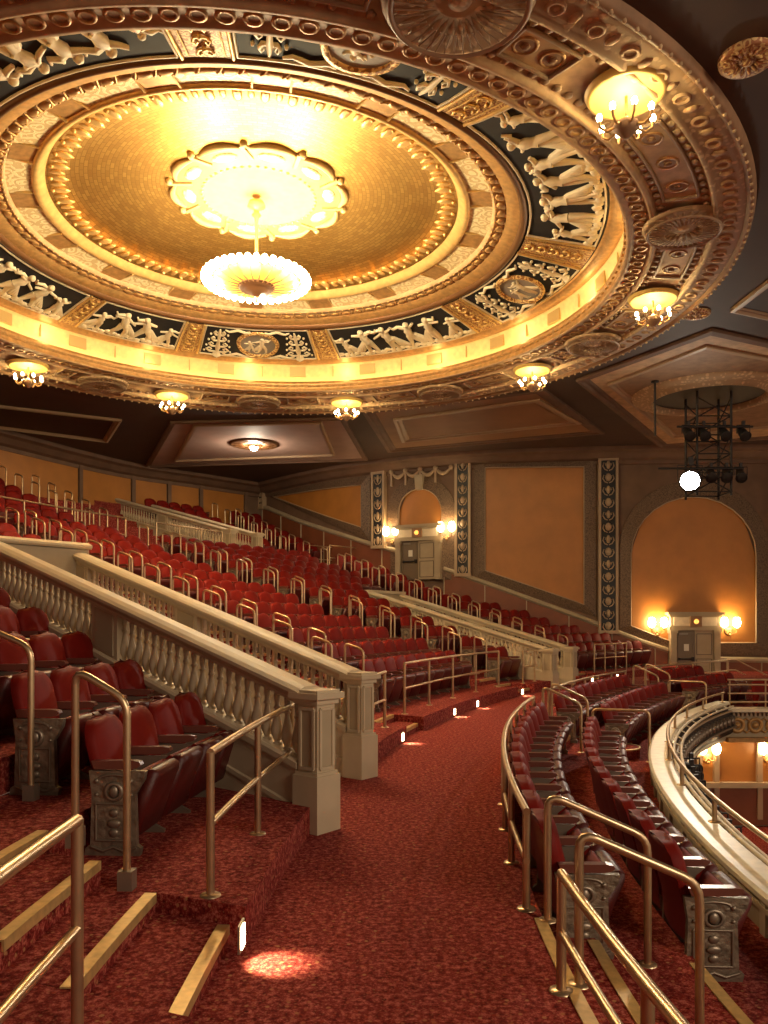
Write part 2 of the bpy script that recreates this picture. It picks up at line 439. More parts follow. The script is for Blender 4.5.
# rows below the aisle and their steps
ZP, ZQ = -.25, -.40
low_st = [(-1.0, 2.35), (19.7, 22.0), (36.0, 38.2)]          # phi ranges of the steps
cuts = [-22]+[v for a in low_st for v in a]+[52]
for a, b_ in zip(cuts[::2], cuts[1::2]):
    band(floor, 24.88, 25.78, K(a), K(b_), ZP, None, d=False)
    nn = 30
    vs = []
    for k in range(nn+1):
        ph = a+(b_-a)*k/nn; vs += [P(25.78, ph, ZP, False), P(25.78, ph, 0, False)]
    floor.add(vs, [(2*k, 2*k+2, 2*k+3, 2*k+1) for k in range(nn)])
for a, b_ in low_st:
    band(floor, 25.47, 25.78, K(a), K(b_), -.125, -.25, n=3, d=False)
    band(floor, 24.88, 25.47, K(a), K(b_), -.25, -.4, n=3, d=False)
    floor.add([P(25.78, a, 0, 0), P(25.78, b_, 0, 0), P(25.78, b_, -.3, 0), P(25.78, a, -.3, 0)], [(0, 1, 2, 3)])
nn = 80; vs = []
for k in range(nn+1):
    ph = -22+74*k/nn; vs += [P(24.88, ph, ZP, False), P(24.88, ph, ZQ, False), P(23.9, ph, ZQ, False)]
floor.add(vs, [(3*k+j, 3*k+3+j, 3*k+4+j, 3*k+1+j) for k in range(nn) for j in (0, 1)])
# floors of the two openings, stepping down and out
def opening(p, q, L):
    for k in range(10):
        t0, t1 = (.0 if k == 0 else .3+.7*(k-1)), .3+.7*k; z = -.17*k-.004
        a, b_, c, d = p+U*t0, p+U*t1, q+U*t1, q+U*t0
        floor.add([(a.x, a.y, z), (b_.x, b_.y, z), (c.x, c.y, z), (d.x, d.y, z), (a.x, a.y, z+.17), (d.x, d.y, z+.17)], [(0, 1, 2, 3)]+([(0, 3, 5, 4)] if k else []))
opening(A0, B0, LA); opening(C0, E0, LC)
struct(obj('floor', floor, CARPET))
FLOOR = bpy.data.objects['floor']
# brass nosings of the steps
def nosing(r, fa, fb, z, d=True, wdt=.055):
    mb = MB(); n_ = 4
    fr = []
    for k in range(n_+1):
        ph = fa+(fb-fa)*k/n_; p = P(r, ph, z, d); A = Vector((-cos(rad(ph)), sin(rad(ph)), 0)); fr.append((p, A, Vector((0, 0, 1))))
    mb.sweep(fr, [(-.012, -.045), (-.012, .008), (wdt, .008), (wdt, -.002), (0, -.002), (0, -.045)])
    return obj('stair_nosing', mb, NOSE, FLOOR)
for (r0, fL, fR, z, q) in NOSES:
    m_ = .06 if q else .02
    if z < 3.7 and (q < 3 or z < 1.5):
        x, y = to_px(P(r0, (fL(r0)+fR(r0))/2, z))
        if -150 < x < 800: nosing(r0, fL(r0)+math.degrees(m_/r0), fR(r0)-math.degrees(m_/r0), z)
for a, b_ in low_st:
    nosing(25.78, a+.1, b_-.1, 0, False); nosing(25.47, a+.1, b_-.1, -.125, False)
    nosing(24.88, a-1.2 if a < 0 else a+.1, b_-.1, -.25, False)

# ================================================================ WALLS
def wall_mesh(W, z0, z1, d=0, s0=0, s1=None, n=60):
    s1 = s1 or W.s[-1]; mb = MB(); vs = []
    for k in range(n+1):
        x, y = W.at(s0+(s1-s0)*k/n, d); vs += [(x, y, z0), (x, y, z1)]
    return mb.add(vs, [(2*k, 2*k+2, 2*k+3, 2*k+1) for k in range(n)])
wall_r = struct(obj('wall_right', wall_mesh(WS, -1.0, 8.0), BROWN))
wall_b = struct(obj('wall_back', wall_mesh(WB, -.5, 8.0), BROWN))
def W_sweep(W, s0, s1, z, prof, n=40, name='cornice', mat=CEIL, parent=None, zf=None):
    fr = []
    for k in range(n+1):
        q = s0+(s1-s0)*k/n; x, y = W.at(q); x2, y2 = W.at(q, 1)
        fr.append(((x, y, z if zf is None else zf(q)), (x2-x, y2-y, 0), (0, 0, 1)))
    return obj(name, MB().sweep(fr, prof), mat, parent)
CORN = [(0, -.55), (.06, -.52), (.08, -.40), (.25, -.34), (.42, -.18), (.62, -.12), (.66, 0), (.66, .1), (0, .1)]
W_sweep(WS, 0, WS.s[-1], HT, CORN, 70, 'cornice', BROWN, wall_r); W_sweep(WB, 0, WB.s[-1], HT, CORN, 60, 'cornice', BROWN, wall_b)

def flatpoly(pts, d0, d1, n=0):
    """closed polygon (s,z) -> slab between depths, subdivided along s so that it follows the wall"""
    mb = MB(); mb.prism_y([(p[0], p[1]) for p in pts], d0, d1); return mb
def dens(pts, step=.7):
    out = []
    for a, b_ in zip(pts, pts[1:]+pts[:1]):
        L = math.hypot(b_[0]-a[0], b_[1]-a[1]); k = max(1, int(L/step))
        out += [(a[0]+(b_[0]-a[0])*i/k, a[1]+(b_[1]-a[1])*i/k) for i in range(k)]
    return out
def ring_mesh(inner, outer, d0, d1, dm=None):
    """frame between two polylines of equal length"""
    mb = MB(); n_ = len(inner); dm = dm if dm is not None else d1
    vs = [(p[0], d0, p[1]) for p in inner]+[(p[0], dm, p[1]) for p in inner]+[(p[0], d1, p[1]) for p in outer]+[(p[0], 0, p[1]) for p in outer]
    fs = [(j*n_+i, j*n_+(i+1) % n_, (j+1)*n_+(i+1) % n_, (j+1)*n_+i) for j in range(3) for i in range(n_)]
    return mb.add(vs, fs)
def px_poly(W, pts): return [W.uv(*p) for p in pts]
def resample(pts, n=48):
    L = [0]; P_ = pts+pts[:1]
    for a, b_ in zip(P_, P_[1:]): L.append(L[-1]+math.hypot(b_[0]-a[0], b_[1]-a[1]))
    # keep corners: distribute per edge
    out = []
    for i, (a, b_) in enumerate(zip(P_, P_[1:])):
        k = max(1, round((L[i+1]-L[i])/L[-1]*n)); out += [(a[0]+(b_[0]-a[0])*j/k, a[1]+(b_[1]-a[1])*j/k) for j in range(k)]
    return out
def edgewise(inner, outer, n=48):
    """same subdivision for two polygons with matching corners"""
    a, b_ = [], []; m_ = len(inner); L = [math.hypot(inner[(i+1) % m_][0]-inner[i][0], inner[(i+1) % m_][1]-inner[i][1]) for i in range(m_)]; T = sum(L)
    for i in range(m_):
        k = max(1, round(L[i]/T*n)); j = (i+1) % m_
        for q in range(k):
            t = q/k; a.append((inner[i][0]+(inner[j][0]-inner[i][0])*t, inner[i][1]+(inner[j][1]-inner[i][1])*t)); b_.append((outer[i][0]+(outer[j][0]-outer[i][0])*t, outer[i][1]+(outer[j][1]-outer[i][1])*t))
    return a, b_
def grid_fill(W, pts, d, name, mat, parent):
    """panel cloth that follows the wall: vertical slices of a (roughly convex) polygon"""
    xs = [p[0] for p in pts]; x0, x1 = min(xs), max(xs); n_ = max(6, int((x1-x0)/.35)); vs = []
    for k in range(n_+1):
        x = x0+(x1-x0)*min(max(k/n_, 1e-4), 1-1e-4); zs = []
        for a, b_ in zip(pts, pts[1:]+pts[:1]):
            if (a[0]-x)*(b_[0]-x) <= 0 and a[0] != b_[0]: zs.append(a[1]+(b_[1]-a[1])*(x-a[0])/(b_[0]-a[0]))
        X, Y = W.at(x, d); vs += [(X, Y, min(zs)), (X, Y, max(zs))]
    return obj(name, MB().add(vs, [(2*k, 2*k+2, 2*k+3, 2*k+1) for k in range(n_)]), mat, parent)
def panel(W, inner_px, outer_px, parent, cloth=ORANGE, frame=FRAMEO):
    ip, op = px_poly(W, inner_px), px_poly(W, outer_px)
    a, b_ = edgewise(ip, op)
    grid_fill(W, a, .03, 'wall_panel', cloth, parent)
    obj('panel_frame', W.warp(ring_mesh(a, b_, .03, .06, .14)), frame, parent)
    mb = MB()                                    # thin bright bead inside the frame
    n_ = len(a); mb.tube([(*W.at(p[0], .10), p[1]) for p in a], .035, 6, closed=True)
    obj('frame_bead', mb, CREAMLINE, parent)
def arch_px(x0, x1, ytop, yspring, ybl, ybr, n=14):
    """px outline: straight jambs and a half-round head"""
    c = (x0+x1)/2; r = (x1-x0)/2; out = [(x0, ybl)]
    for k in range(n+1):
        a = pi-pi*k/n; out.append((c+r*cos(a), yspring-(yspring-ytop)*sin(a)))
    return out+[(x1, ybr)]
# side wall panels, from the rear corner to the front
panel(WS, [(275, 497), (363, 485), (363, 528)], [(268, 494), (371, 474), (371, 541)], wall_r)
panel(WS, [(485, 468), (584, 467), (584, 605), (485, 571)], [(474, 459), (596, 457), (596, 617), (474, 577)], wall_r)
panel(WS, arch_px(630, 755, 497, 555, 626, 643)+[(718, 643), (668, 641)], arch_px(619, 768, 480, 550, 628, 655)+[(718, 655), (668, 650)], wall_r)
panel(WS, arch_px(400, 443, 489, 512, 575, 575), arch_px(388, 456, 477, 512, 578, 582), wall_r)
panel(WS, [(800, 500), (905, 500), (905, 655), (800, 655)], [(785, 480), (920, 480), (920, 668), (785, 668)], wall_r)
for x0, x1, yt, yb in ((375, 386, 474, 547), (457, 470, 461, 575), (599, 616, 460, 632), (262, 266, 492, 508), (773, 782, 460, 655)):
    pts = px_poly(WS, [(x0, yt), (x1, yt), (x1, yb), (x0, yb)])
    s0, s1, z0, z1 = pts[0][0], pts[1][0], min(pts[2][1], pts[3][1]), pts[0][1]
    mb = MB().box(((s0+s1)/2, .09, (z0+z1)/2), (s1-s0, .18, z1-z0)); pl = obj('pilaster', WS.warp(mb), BLACK, wall_r)
    mb = MB()
    for s_ in (s0, s1): mb.box((s_, .11, (z0+z1)/2), (.09, .22, z1-z0+.1))
    mb.box(((s0+s1)/2, .11, z1), (s1-s0+.1, .24, .12)); mb.box(((s0+s1)/2, .11, z0), (s1-s0+.1, .24, .12))
    obj('pilaster_border', WS.warp(mb), CREAMLINE, pl)
    mb = MB(); nrep = max(3, int((z1-z0)/.42)); cx_ = (s0+s1)/2; hw = (s1-s0)/2-.07       # carved candelabrum
    for i in range(nrep):
        zc = z0+(z1-z0)*(i+.5)/nrep; hh = (z1-z0)/nrep
        mb.ball((cx_, .19, zc), 1, 8, 5, (hw*(.34 if i % 2 else .5), .045, hh*.34))
        for sg in (-1, 1):
            mb.tube([(cx_+sg*hw*f_, .2, zc+hh*g_) for f_, g_ in ((.1, -.45), (.55, -.36), (.85, -.1), (.7, .18), (.4, .12), (.45, -.04))], .022, 5)
    obj('pilaster_carving', WS.warp(mb), CREAMLINE, pl)
# swag over the left door
q0, z_ = WS.uv(393, 473); q1, _ = WS.uv(452, 471); mb = MB()
for i in range(4):
    a, b_ = q0+(q1-q0)*i/4, q0+(q1-q0)*(i+1)/4
    mb.tube([(a+(b_-a)*t, .12, z_-.22*sin(pi*t)) for t in [j/8 for j in range(9)]], [.03+.05*sin(pi*j/8) for j in range(9)], 6)
    mb.ball((a, .13, z_+.02), .1, 8, 5); mb.box((a, .1, z_-.28), (.07, .08, .5))
mb.ball((q1, .13, z_), .1, 8, 5); obj('plaster_swag', WS.warp(mb), CREAMLINE, wall_r)
qk, zk = WS.uv(421, 483); obj('keystone', WS.warp(MB().box((qk, .12, zk), (.26, .24, .55), taper=1.25)), STONED, wall_r)
# wainscot with its sloping capping rail
def cap_z(pts):
    tab = sorted(WS.uv(*p) for p in pts)
    return interp(tab)
capR = cap_z([(445, 569), (500, 588), (582, 618), (640, 641), (667, 650)]); capL = cap_z([(266, 507), (300, 521), (340, 534), (378, 546), (398, 551)])
capX = cap_z([(717, 659), (768, 660), (900, 664)])
for f, (xa, xb) in ((capR, (445, 667)), (capL, (264, 399)), (capX, (718, 1000))):
    s0, s1 = WS.of_px(xa), WS.of_px(xb); n_ = 24; vs = []
    for k in range(n_+1):
        q = s0+(s1-s0)*k/n_; X, Y = WS.at(q, .08); vs += [(X, Y, -.6), (X, Y, f(q))]
    wn = obj('wainscot', MB().add(vs, [(2*k, 2*k+2, 2*k+3, 2*k+1) for k in range(n_)]), WAINS, wall_r)
    W_sweep(WS, s0, s1, 0, [(.0, -.10), (.10, -.10), (.17, -.03), (.17, .04), (.12, .09), (0, .09)], n_, 'dado_rail', STONED, wn, zf=f)
    mb = MB(); st_ = s0
    while st_ < s1:
        mb.box((st_, .09, f(st_)/2-.3), (.035, .05, f(st_)+.6)); st_ += 1.5
    obj('wainscot_batten', WS.warp(mb), STONED, wn)
# doors
def door(num, px0, px1, ptop, pbot, lint_top):
    d = struct(empty(f'door_{num}'))
    s0, s1 = WS.of_px(px0), WS.of_px(px1); zb = WS.uv((px0+px1)/2, pbot)[1]; zt = WS.uv((px0+px1)/2, ptop)[1]; zl = WS.uv((px0+px1)/2, lint_top)[1]
    x0, y0 = WS.at(s0); x1, y1 = WS.at(s1); L = math.hypot(x1-x0, y1-y0)
    d.location = ((x0+x1)/2, (y0+y1)/2, zb); d.rotation_euler.z = atan2(y1-y0, x1-x0)     # local x along wall, -y into the room
    H = zt-zb; Hl = zl-zb
    def loc(c, s_, m_=None): return MB().box((c[0], -c[1], c[2]), s_)
    mb = MB()
    for sg in (-1, 1): mb.box((sg*(L/2-.10), -.17, H/2), (.20, .34, H)); mb.box((sg*(L/2-.10), -.18, H-.06), (.26, .38, .10)); mb.box((sg*(L/2-.10), -.17, .1), (.24, .36, .2))
    mb.box((0, -.16, H+.06), (L+.1, .34, .14)); mb.box((0, -.14, (H+Hl)/2), (L-.02, .26, Hl-H)); mb.box((0, -.2, Hl-.02), (L+.24, .44, .10)); mb.box((0, -.17, Hl-.10), (L+.1, .36, .07))
    obj('door_frame', mb, STONED, d)
    for sg in (-1, 1): obj('frieze_tablet', loc((sg*L*.27, .28, (H+Hl)/2), (L*.33, .04, (Hl-H)*.5)), CREAM, d)
    lw = (L-.42)/2
    for sg, nm in ((-1, 1), (1, 2)):
        lf = MB().box((sg*lw/2, -.20, H/2), (lw-.01, .06, H-.03)); leaf = obj('door_leaf', lf, DOORM if sg < 0 else STONED, d)
        mb = MB()
        for zc, hh in ((H*.27, H*.40), (H*.74, H*.38)):
            for dx, dz, wx, wz in ((0, hh/2, lw*.8, .03), (0, -hh/2, lw*.8, .03), (lw*.4, 0, .03, hh), (-lw*.4, 0, .03, hh)): mb.box((sg*lw/2+dx, -.237, zc+dz), (wx, .02, wz))
        obj('leaf_moulding', mb, DOORM, leaf)
    mb = MB().tube([(-lw*.86, -.30, H*.47), (-lw*.12, -.30, H*.47)], .025, 6); mb.box((-lw*.86, -.27, H*.47), (.05, .09, .08)); mb.box((-lw*.12, -.27, H*.47), (.08, .10, .14))
    obj('push_bar', mb, IRON, d); obj('door_notice', loc((-lw*.45, .24, H*.68), (.17, .01, .24)), PAPER, d)
    obj('door_closer', loc((-lw*.62, .26, H*.93), (.3, .07, .06)), PEWTER, d)
    mb = MB().box((0, -.33, (H+Hl)/2), (.40, .10, (Hl-H)*.62)); sg_ = obj('lamp_box', mb, BRONZED, d)
    obj('amber_lamp', MB().lathe([(0, 0), (.07, .0), (.085, .02), (.06, .05), (0, .06)], 12, M=Matrix.Translation((0, -.38, (H+Hl)/2)) @ Matrix.Rotation(pi/2, 4, 'X')), AMBER, sg_)
    return d, L, H, Hl
door(1, 399, 443, 541, 580, 526)
door(2, 668, 717, 630, 684, 613)

def sconce(px, py, label, group=None, W=WS, pw=60, s=1.0, loc=None, rz=None):
    if loc is None:
        q, z = W.uv(px, py); x, y = W.at(q, .02); x2, y2 = W.at(q, 1.0); rz = atan2(y2-y, x2-x)+pi/2; loc = (x, y, z-.25)
    t = empty('wall_sconce', loc, rz)                   # local -y into the room
    tag(t, label, 'wall lamp', group)
    obj('back_plate', MB().lathe([(0, 0), (.10*s, 0), (.12*s, .02), (.07*s, .05), (0, .06)], 14, M=Matrix.Rotation(pi/2, 4, 'X')), GOLDD, t)
    mb = MB()
    for sx in (-1, 1): mb.tube([(0, -.05, 0), (sx*.07*s, -.12*s, -.07*s), (sx*.15*s, -.16*s, -.04*s), (sx*.16*s, -.16*s, .06*s)], .014*s, 6)
    mb.ball((0, -.10*s, -.10*s), .04*s); obj('arm', mb, GOLDD, t)
    for sx in (-1, 1):
        obj('candle_cup', MB().lathe([(0, 0), (.05*s, .01), (.03*s, .03), (.03*s, .05)], 10, (sx*.16*s, -.16*s, .05*s)), GOLDD, t)
        obj('glass_shade', MB().lathe([(.03*s, 0), (.085*s, .05*s), (.10*s, .14*s), (.075*s, .24*s), (.05*s, .27*s)], 12, (sx*.16*s, -.16*s, .09*s)), BULBS, t)
    point('sconce_light', (0, -.30*s, .25*s), pw, (1, .66, .30), .12, t)
    return t
sconce(394, 533, 'lit twin-candle wall lamp left of the upper door', pw=34, s=1.35)
sconce(448, 529, 'lit twin-candle wall lamp right of the upper door', pw=34, s=1.35)
sconce(656, 624, 'lit twin-candle wall lamp left of the lower door', pw=36, s=1.35)
sconce(728, 624, 'lit twin-candle wall lamp right of the lower door', pw=36, s=1.35)
# back wall: ochre panels between dark posts
for (xa, xb) in ((-70, 77), (82, 130), (134, 166), (170, 198), (202, 243)):
    s0, s1 = WB.of_px(xa) if xa > -60 else 0.3, WB.of_px(xb)
    n_ = 14; vs = []
    for k in range(n_+1):
        q = s0+(s1-s0)*k/n_; X, Y = WB.at(q, .04); vs += [(X, Y, 5.2), (X, Y, 7.42)]
    obj('wall_panel', MB().add(vs, [(2*k, 2*k+2, 2*k+3, 2*k+1) for k in range(n_)]), ORANGE, wall_b)
    mb = MB().box((s1+.12, .05, 6.4), (.16, .10, 2.3)); obj('panel_post', WB.warp(mb), BROWN, wall_b)
# ================================================================ FRONT OF THE BALCONY
par = struct(empty('wall_front'))
def arc_frames(r, a0, a1, z, n, d=False):
    return [(P(r, a0+(a1-a0)*k/n, z, d), Vector((-cos(rad(a0+(a1-a0)*k/n)), sin(rad(a0+(a1-a0)*k/n)), 0)), Vector((0, 0, 1))) for k in range(n+1)]
PH1 = 38.6
ZL = -.10
# inner face (carpet side) framed in panels
obj('parapet_wall', MB().sweep(arc_frames(24.0, -22, PH1, ZL, 90), [(.14, -.6), (.14, -.06), (-.06, -.06), (-.06, -.9), (.02, -.9), (.02, -.6)]), STONED, par)
obj('parapet_ledge', MB().sweep(arc_frames(24.0, -22, PH1, ZL, 90), [(.17, -.075), (.19, -.05), (.19, -.015), (.16, 0), (-.09, 0), (-.12, -.03), (-.12, -.07), (-.06, -.09)]), LEDGE, par)
obj('under_balcony_wall', MB().sweep(arc_frames(24.1, -22, 16, -.7, 60), [(0, 0), (.1, 0), (.1, -2.9), (0, -2.9)]), WAINS, par)
mb = MB()
for k in range(27):
    ph = -8+k*1.75
    for (dr, zz, s_) in ((.155, ZL-.22, (.03, .10, .42)),):
        p = P(24.0+dr, ph, zz, False); mb.box((0, 0, 0), s_, Matrix.Translation(p) @ Matrix.Rotation(-rad(ph), 4, 'Z'))
mb.sweep(arc_frames(24.15, -22, PH1, ZL-.10, 90), [(0, 0), (.025, 0), (.025, -.035), (0, -.035)])
mb.sweep(arc_frames(24.15, -22, PH1, ZL-.33, 90), [(0, 0), (.03, 0), (.03, -.10), (0, -.10)])
obj('parapet_moulding', mb, STONE, par)
# hall face: dark frieze with scrolls, two pale mouldings
obj('parapet_frieze', MB().sweep(arc_frames(23.92, -22, PH1, ZL-.12, 90), [(0, 0), (-.08, -.10), (-.15, -.40), (-.10, -.6), (-.05, -.64), (.0, -.64), (.0, -.1)]), IRON, par)
obj('parapet_cornice', MB().sweep(arc_frames(23.85, -22, PH1, ZL-.22, 90), [(0, 0), (0, .03), (-.05, .03), (-.06, 0)]), CREAMLINE, par)
obj('parapet_cornice', MB().sweep(arc_frames(23.78, -22, PH1, ZL-.58, 90), [(0, 0), (0, .04), (-.06, .04), (-.07, 0)]), PEWTER, par)
mb = MB()
for k in range(60):
    ph = -8+k*.78; p = P(23.84, ph, ZL-.36, False)
    mb.box((0, 0, 0), (.16, .05, .12), Matrix.Translation(p) @ Matrix.Rotation(-rad(ph), 4, 'Z'))
obj('parapet_bracket', mb, PEWTER, par)
mb = MB()
for k in range(44):
    ph = 2+k*.84; p = P(23.78, ph, ZL-.42, False); Mx = Matrix.Translation(p) @ Matrix.Rotation(-rad(ph), 4, 'Z')
    mb.ball((.02, 0, 0), 1, 8, 5, (.05, .10, .09), Mx)
    mb.box((-.0, .17, 0), (.06, .03, .22), Mx)
obj('frieze_boss', mb, PEWTER, par)
# straight front of the boxes running to the stage
e = P(24.0, PH1, 0, False); EX, EY = e.x, e.y
bx = struct(empty('wall_boxes'))
XL = 16.0
obj('box_front', MB().box(((EX+XL)/2-.1, EY+.12, -.72), (XL-EX+.2, .24, .56)), STONED, bx)
obj('box_front_ledge', MB().box(((EX+XL)/2, EY+.06, -.30), (XL-EX, .5, .07)), CREAM, bx)
obj('box_front_foot', MB().box(((EX+XL)/2, EY+.02, -.98), (XL-EX, .5, .10)), GOLDD, bx)
mb = MB(); mb2 = MB()
for k in range(28):
    x = EX+.30+k*.42
    Mx = Matrix.Translation((x, EY-.02, -.66)) @ Matrix.Rotation(pi/2, 4, 'X')
    mb.lathe([(.10, 0), (.13, .03), (.17, .03), (.19, 0)], 16, M=Mx); mb.lathe([(0, .05), (.05, .04), (.08, 0)], 10, M=Mx)
    mb.tube([(x+.14, EY-.02, -.55), (x+.21, EY-.03, -.49), (x+.28, EY-.02, -.56)], .02, 5); mb.tube([(x+.14, EY-.02, -.77), (x+.21, EY-.03, -.83), (x+.28, EY-.02, -.76)], .02, 5)
for k in range(110): mb2.box((EX+.1+k*.10, EY-.03, -.40), (.05, .08, .08))
obj('scroll_frieze', mb, GOLDD, bx); obj('dentil_course', mb2, CREAMLINE, bx)
obj('box_floor', MB().box(((EX+XL)/2, EY+2.2, -.62), (XL-EX, 4.0, .12)), CARPET, bx)
# storey below, seen past the parapet
lw_ = struct(empty('wall_lower'))
LY = 20.6
obj('lower_wall', MB().box((12.5, LY+.15, -3.5), (15, .3, 5.2)), STONED, lw_)
for k, (xa, xb) in enumerate(((718, 756), (777, 815), (836, 874))):
    a = at_z(xa, 700, -1); X0 = (xa-CX)/F*LY; X1 = (xb-CX)/F*LY; z0, z1 = EYE+(HZ-782)*LY/F, EYE+(HZ-731)*LY/F
    pts = [(X0, z0), (X1, z0), (X1, z1), (X0, z1)]; o_ = [(X0-.12, z0-.12), (X1+.12, z0-.12), (X1+.12, z1+.1), (X0-.12, z1+.1)]
    obj('wall_panel', MB().box(((X0+X1)/2, LY-.02, (z0+z1)/2), (X1-X0, .05, z1-z0)), ORANGE, lw_)
    mb = MB()
    for (cx_, cz, sx, sz) in (((X0+X1)/2, z0-.06, X1-X0+.24, .12), ((X0+X1)/2, z1+.05, X1-X0+.24, .1), (X0-.06, (z0+z1)/2, .12, z1-z0), (X1+.06, (z0+z1)/2, .12, z1-z0)): mb.box((cx_, LY-.04, cz), (sx, .10, sz))
    obj('panel_frame', mb, BROWN, lw_)
for px in (706, 766, 826):
    x = (px-CX)/F*LY
    mb = MB()
    for dx in (-.22, .22): mb.box((x+dx, LY-.08, -1.8), (.13, .16, 3.0))
    obj('pilaster_strip', mb, CREAMLINE, lw_); obj('niche_cloth', MB().box((x, LY-.02, -1.8), (.3, .05, 2.8)), ORANGE, lw_)
obj('lower_dado', MB().box((12.5, LY-.03, -2.95), (15, .16, 1.0)), WAINS, lw_)
obj('dado_rail', MB().box((12.5, LY-.08, -2.42), (15, .24, .14)), STONED, lw_)
sconce(0, 0, 'lit wall lamp under the balcony boxes, nearest the curved parapet', loc=((706-CX)/F*LY, LY-.05, EYE+(HZ-757)*LY/F), rz=0, pw=30, s=1.1)
sconce(0, 0, 'lit wall lamp under the balcony boxes, at the right edge of the photo', loc=((766-CX)/F*LY, LY-.05, EYE+(HZ-757)*LY/F), rz=0, pw=30, s=1.1)
lf = struct(obj('floor', MB().box((21, 4, -3.6), (38, 34, .2)), CARPET)); lf.name = 'floor_stalls'
# ================================================================ CEILING AND DOME
n = 120; vs = []
RH = 8.22
for k in range(n):
    a = 2*pi*k/n; c, s_ = cos(a), sin(a)
    t = min(24/abs(c) if abs(c) > 1e-6 else 1e9, 26/abs(s_) if abs(s_) > 1e-6 else 1e9)
    vs += [(DX+RH*c, DY+RH*s_, HT), (DX+t*c+(2.5 if c > 0 else 0)*0, DY+t*s_, HT), (DX+RH*c, DY+RH*s_, HT+2.6)]
fs = []
for k in range(n):
    j = (k+1) % n; fs += [(3*k, 3*k+1, 3*j+1, 3*j), (3*k+2, 3*k, 3*j, 3*j+2)]
ceil = struct(obj('ceiling', MB().add(vs, fs), CEIL))
def cp(px, py): 
    v = at_z(px, py, HT); return v
def ceil_panel(pts, mat, fr, wdt=.22, drop=.07, lvl=.012):
    P_ = [cp(*p) for p in pts]; c = sum(P_, Vector())/len(P_)
    def inset(d):
        out = []; n_ = len(P_)
        area_ = sum(P_[i].x*P_[(i+1) % n_].y-P_[(i+1) % n_].x*P_[i].y for i in range(n_)); sg = 1 if area_ > 0 else -1
        for i in range(n_):
            a, b_, c_ = P_[i-1], P_[i], P_[(i+1) % n_]
            e1, e2 = (b_-a).normalized(), (c_-b_).normalized()
            n1, n2 = Vector((-e1.y, e1.x, 0))*sg, Vector((-e2.y, e2.x, 0))*sg
            h = (n1+n2).normalized(); out.append(b_+h*d/max(.35, h.dot(n1)))
        return out
    pn = obj('ceiling_panel', MB().add([(p.x, p.y, HT-lvl) for p in inset(wdt)], [tuple(range(len(P_)))]), mat, ceil)
    prof = [(0, 0), (0, -drop), (wdt*.35, -drop*1.25), (wdt*.5, -drop*.5), (wdt*.85, -drop*.6), (wdt, 0)]
    mb = MB(); n_ = len(P_); V = []
    for d, dz in prof: V += [(p.x, p.y, HT+dz) for p in inset(d)]
    mb.add(V, [(j*n_+i, j*n_+(i+1) % n_, (j+1)*n_+(i+1) % n_, (j+1)*n_+i) for j in range(len(prof)-1) for i in range(n_)])
    obj('panel_moulding', mb, fr, ceil); return inset
ceil_panel([(362, 410), (544, 388), (605, 432), (388, 451)], CEIL3, BROWN, .35)
ceil_panel([(393, 418), (540, 398), (582, 422), (402, 441)], CEIL3, CREAMLINE, .3, lvl=.03)
ceil_panel([(170, 421), (345, 417), (368, 459), (145, 466)], CEIL2, BROWN, .2)
ceil_panel([(193, 424), (322, 421), (335, 454), (174, 460)], CEIL2, CREAMLINE, .14, lvl=.03)
ceil_panel([(-60, 398), (122, 419), (108, 441), (-70, 418)], CEIL4, CREAMLINE, .2)
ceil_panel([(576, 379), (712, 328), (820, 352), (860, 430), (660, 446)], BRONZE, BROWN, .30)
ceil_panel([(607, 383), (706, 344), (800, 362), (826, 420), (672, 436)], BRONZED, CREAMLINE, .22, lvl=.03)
ceil_panel([(730, 309), (790, 262), (870, 290), (850, 335)], CEIL4, CREAMLINE, .18)
# round well in the front panel; uncut, its shaded depth painted as a black disc
WC = cp(708, 393)
for nm, prof, mt in (('well_ring', [(1.42, -.02), (1.45, -.20), (1.52, -.22), (1.6, -.12), (1.85, -.12), (1.95, -.06), (2.0, .0)], BRONZER), ('well_shade_disc', [(1.46, -.19), (1.44, -.05), (1.40, -.045), (.0, -.045)], BLACK)):
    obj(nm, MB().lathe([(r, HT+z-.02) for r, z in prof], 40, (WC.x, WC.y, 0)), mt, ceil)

def rosette(p, r, name='ceiling_rosette', mat=BRONZER, parent=None, petals=18, th=.06):
    mb = MB().lathe([(0, -th*1.6), (r*.12, -th*1.5), (r*.18, -th*.6), (r*.24, -th), (r*.30, -th*.5), (r*.9, -th), (r*.97, -th*.8), (r, 0)], 28, p)
    for k in range(petals):
        a = 2*pi*k/petals; mb.ball((p[0]+r*.6*cos(a), p[1]+r*.6*sin(a), p[2]-th*.75), 1, 6, 4, (1, 1, 1), None) if False else None
        Mx = Matrix.Translation((p[0]+r*.6*cos(a), p[1]+r*.6*sin(a), p[2]-th*.8)) @ Matrix.Rotation(a, 4, 'Z')
        mb.ball((0, 0, 0), 1, 6, 4, (r*.30, r*.6*pi/petals*.75, th*.5), Mx)
    return obj(name, mb, mat, parent)
for px, py, r in ((747, 57, .30), (697, 313, .26), (775, 470, .3)):
    q = cp(px, py); rosette((q.x, q.y, HT), r, parent=ceil, mat=RUSTR)
q = cp(254, 443); rosette((q.x, q.y, HT-.03), .85, parent=ceil, mat=HUBM, petals=14)

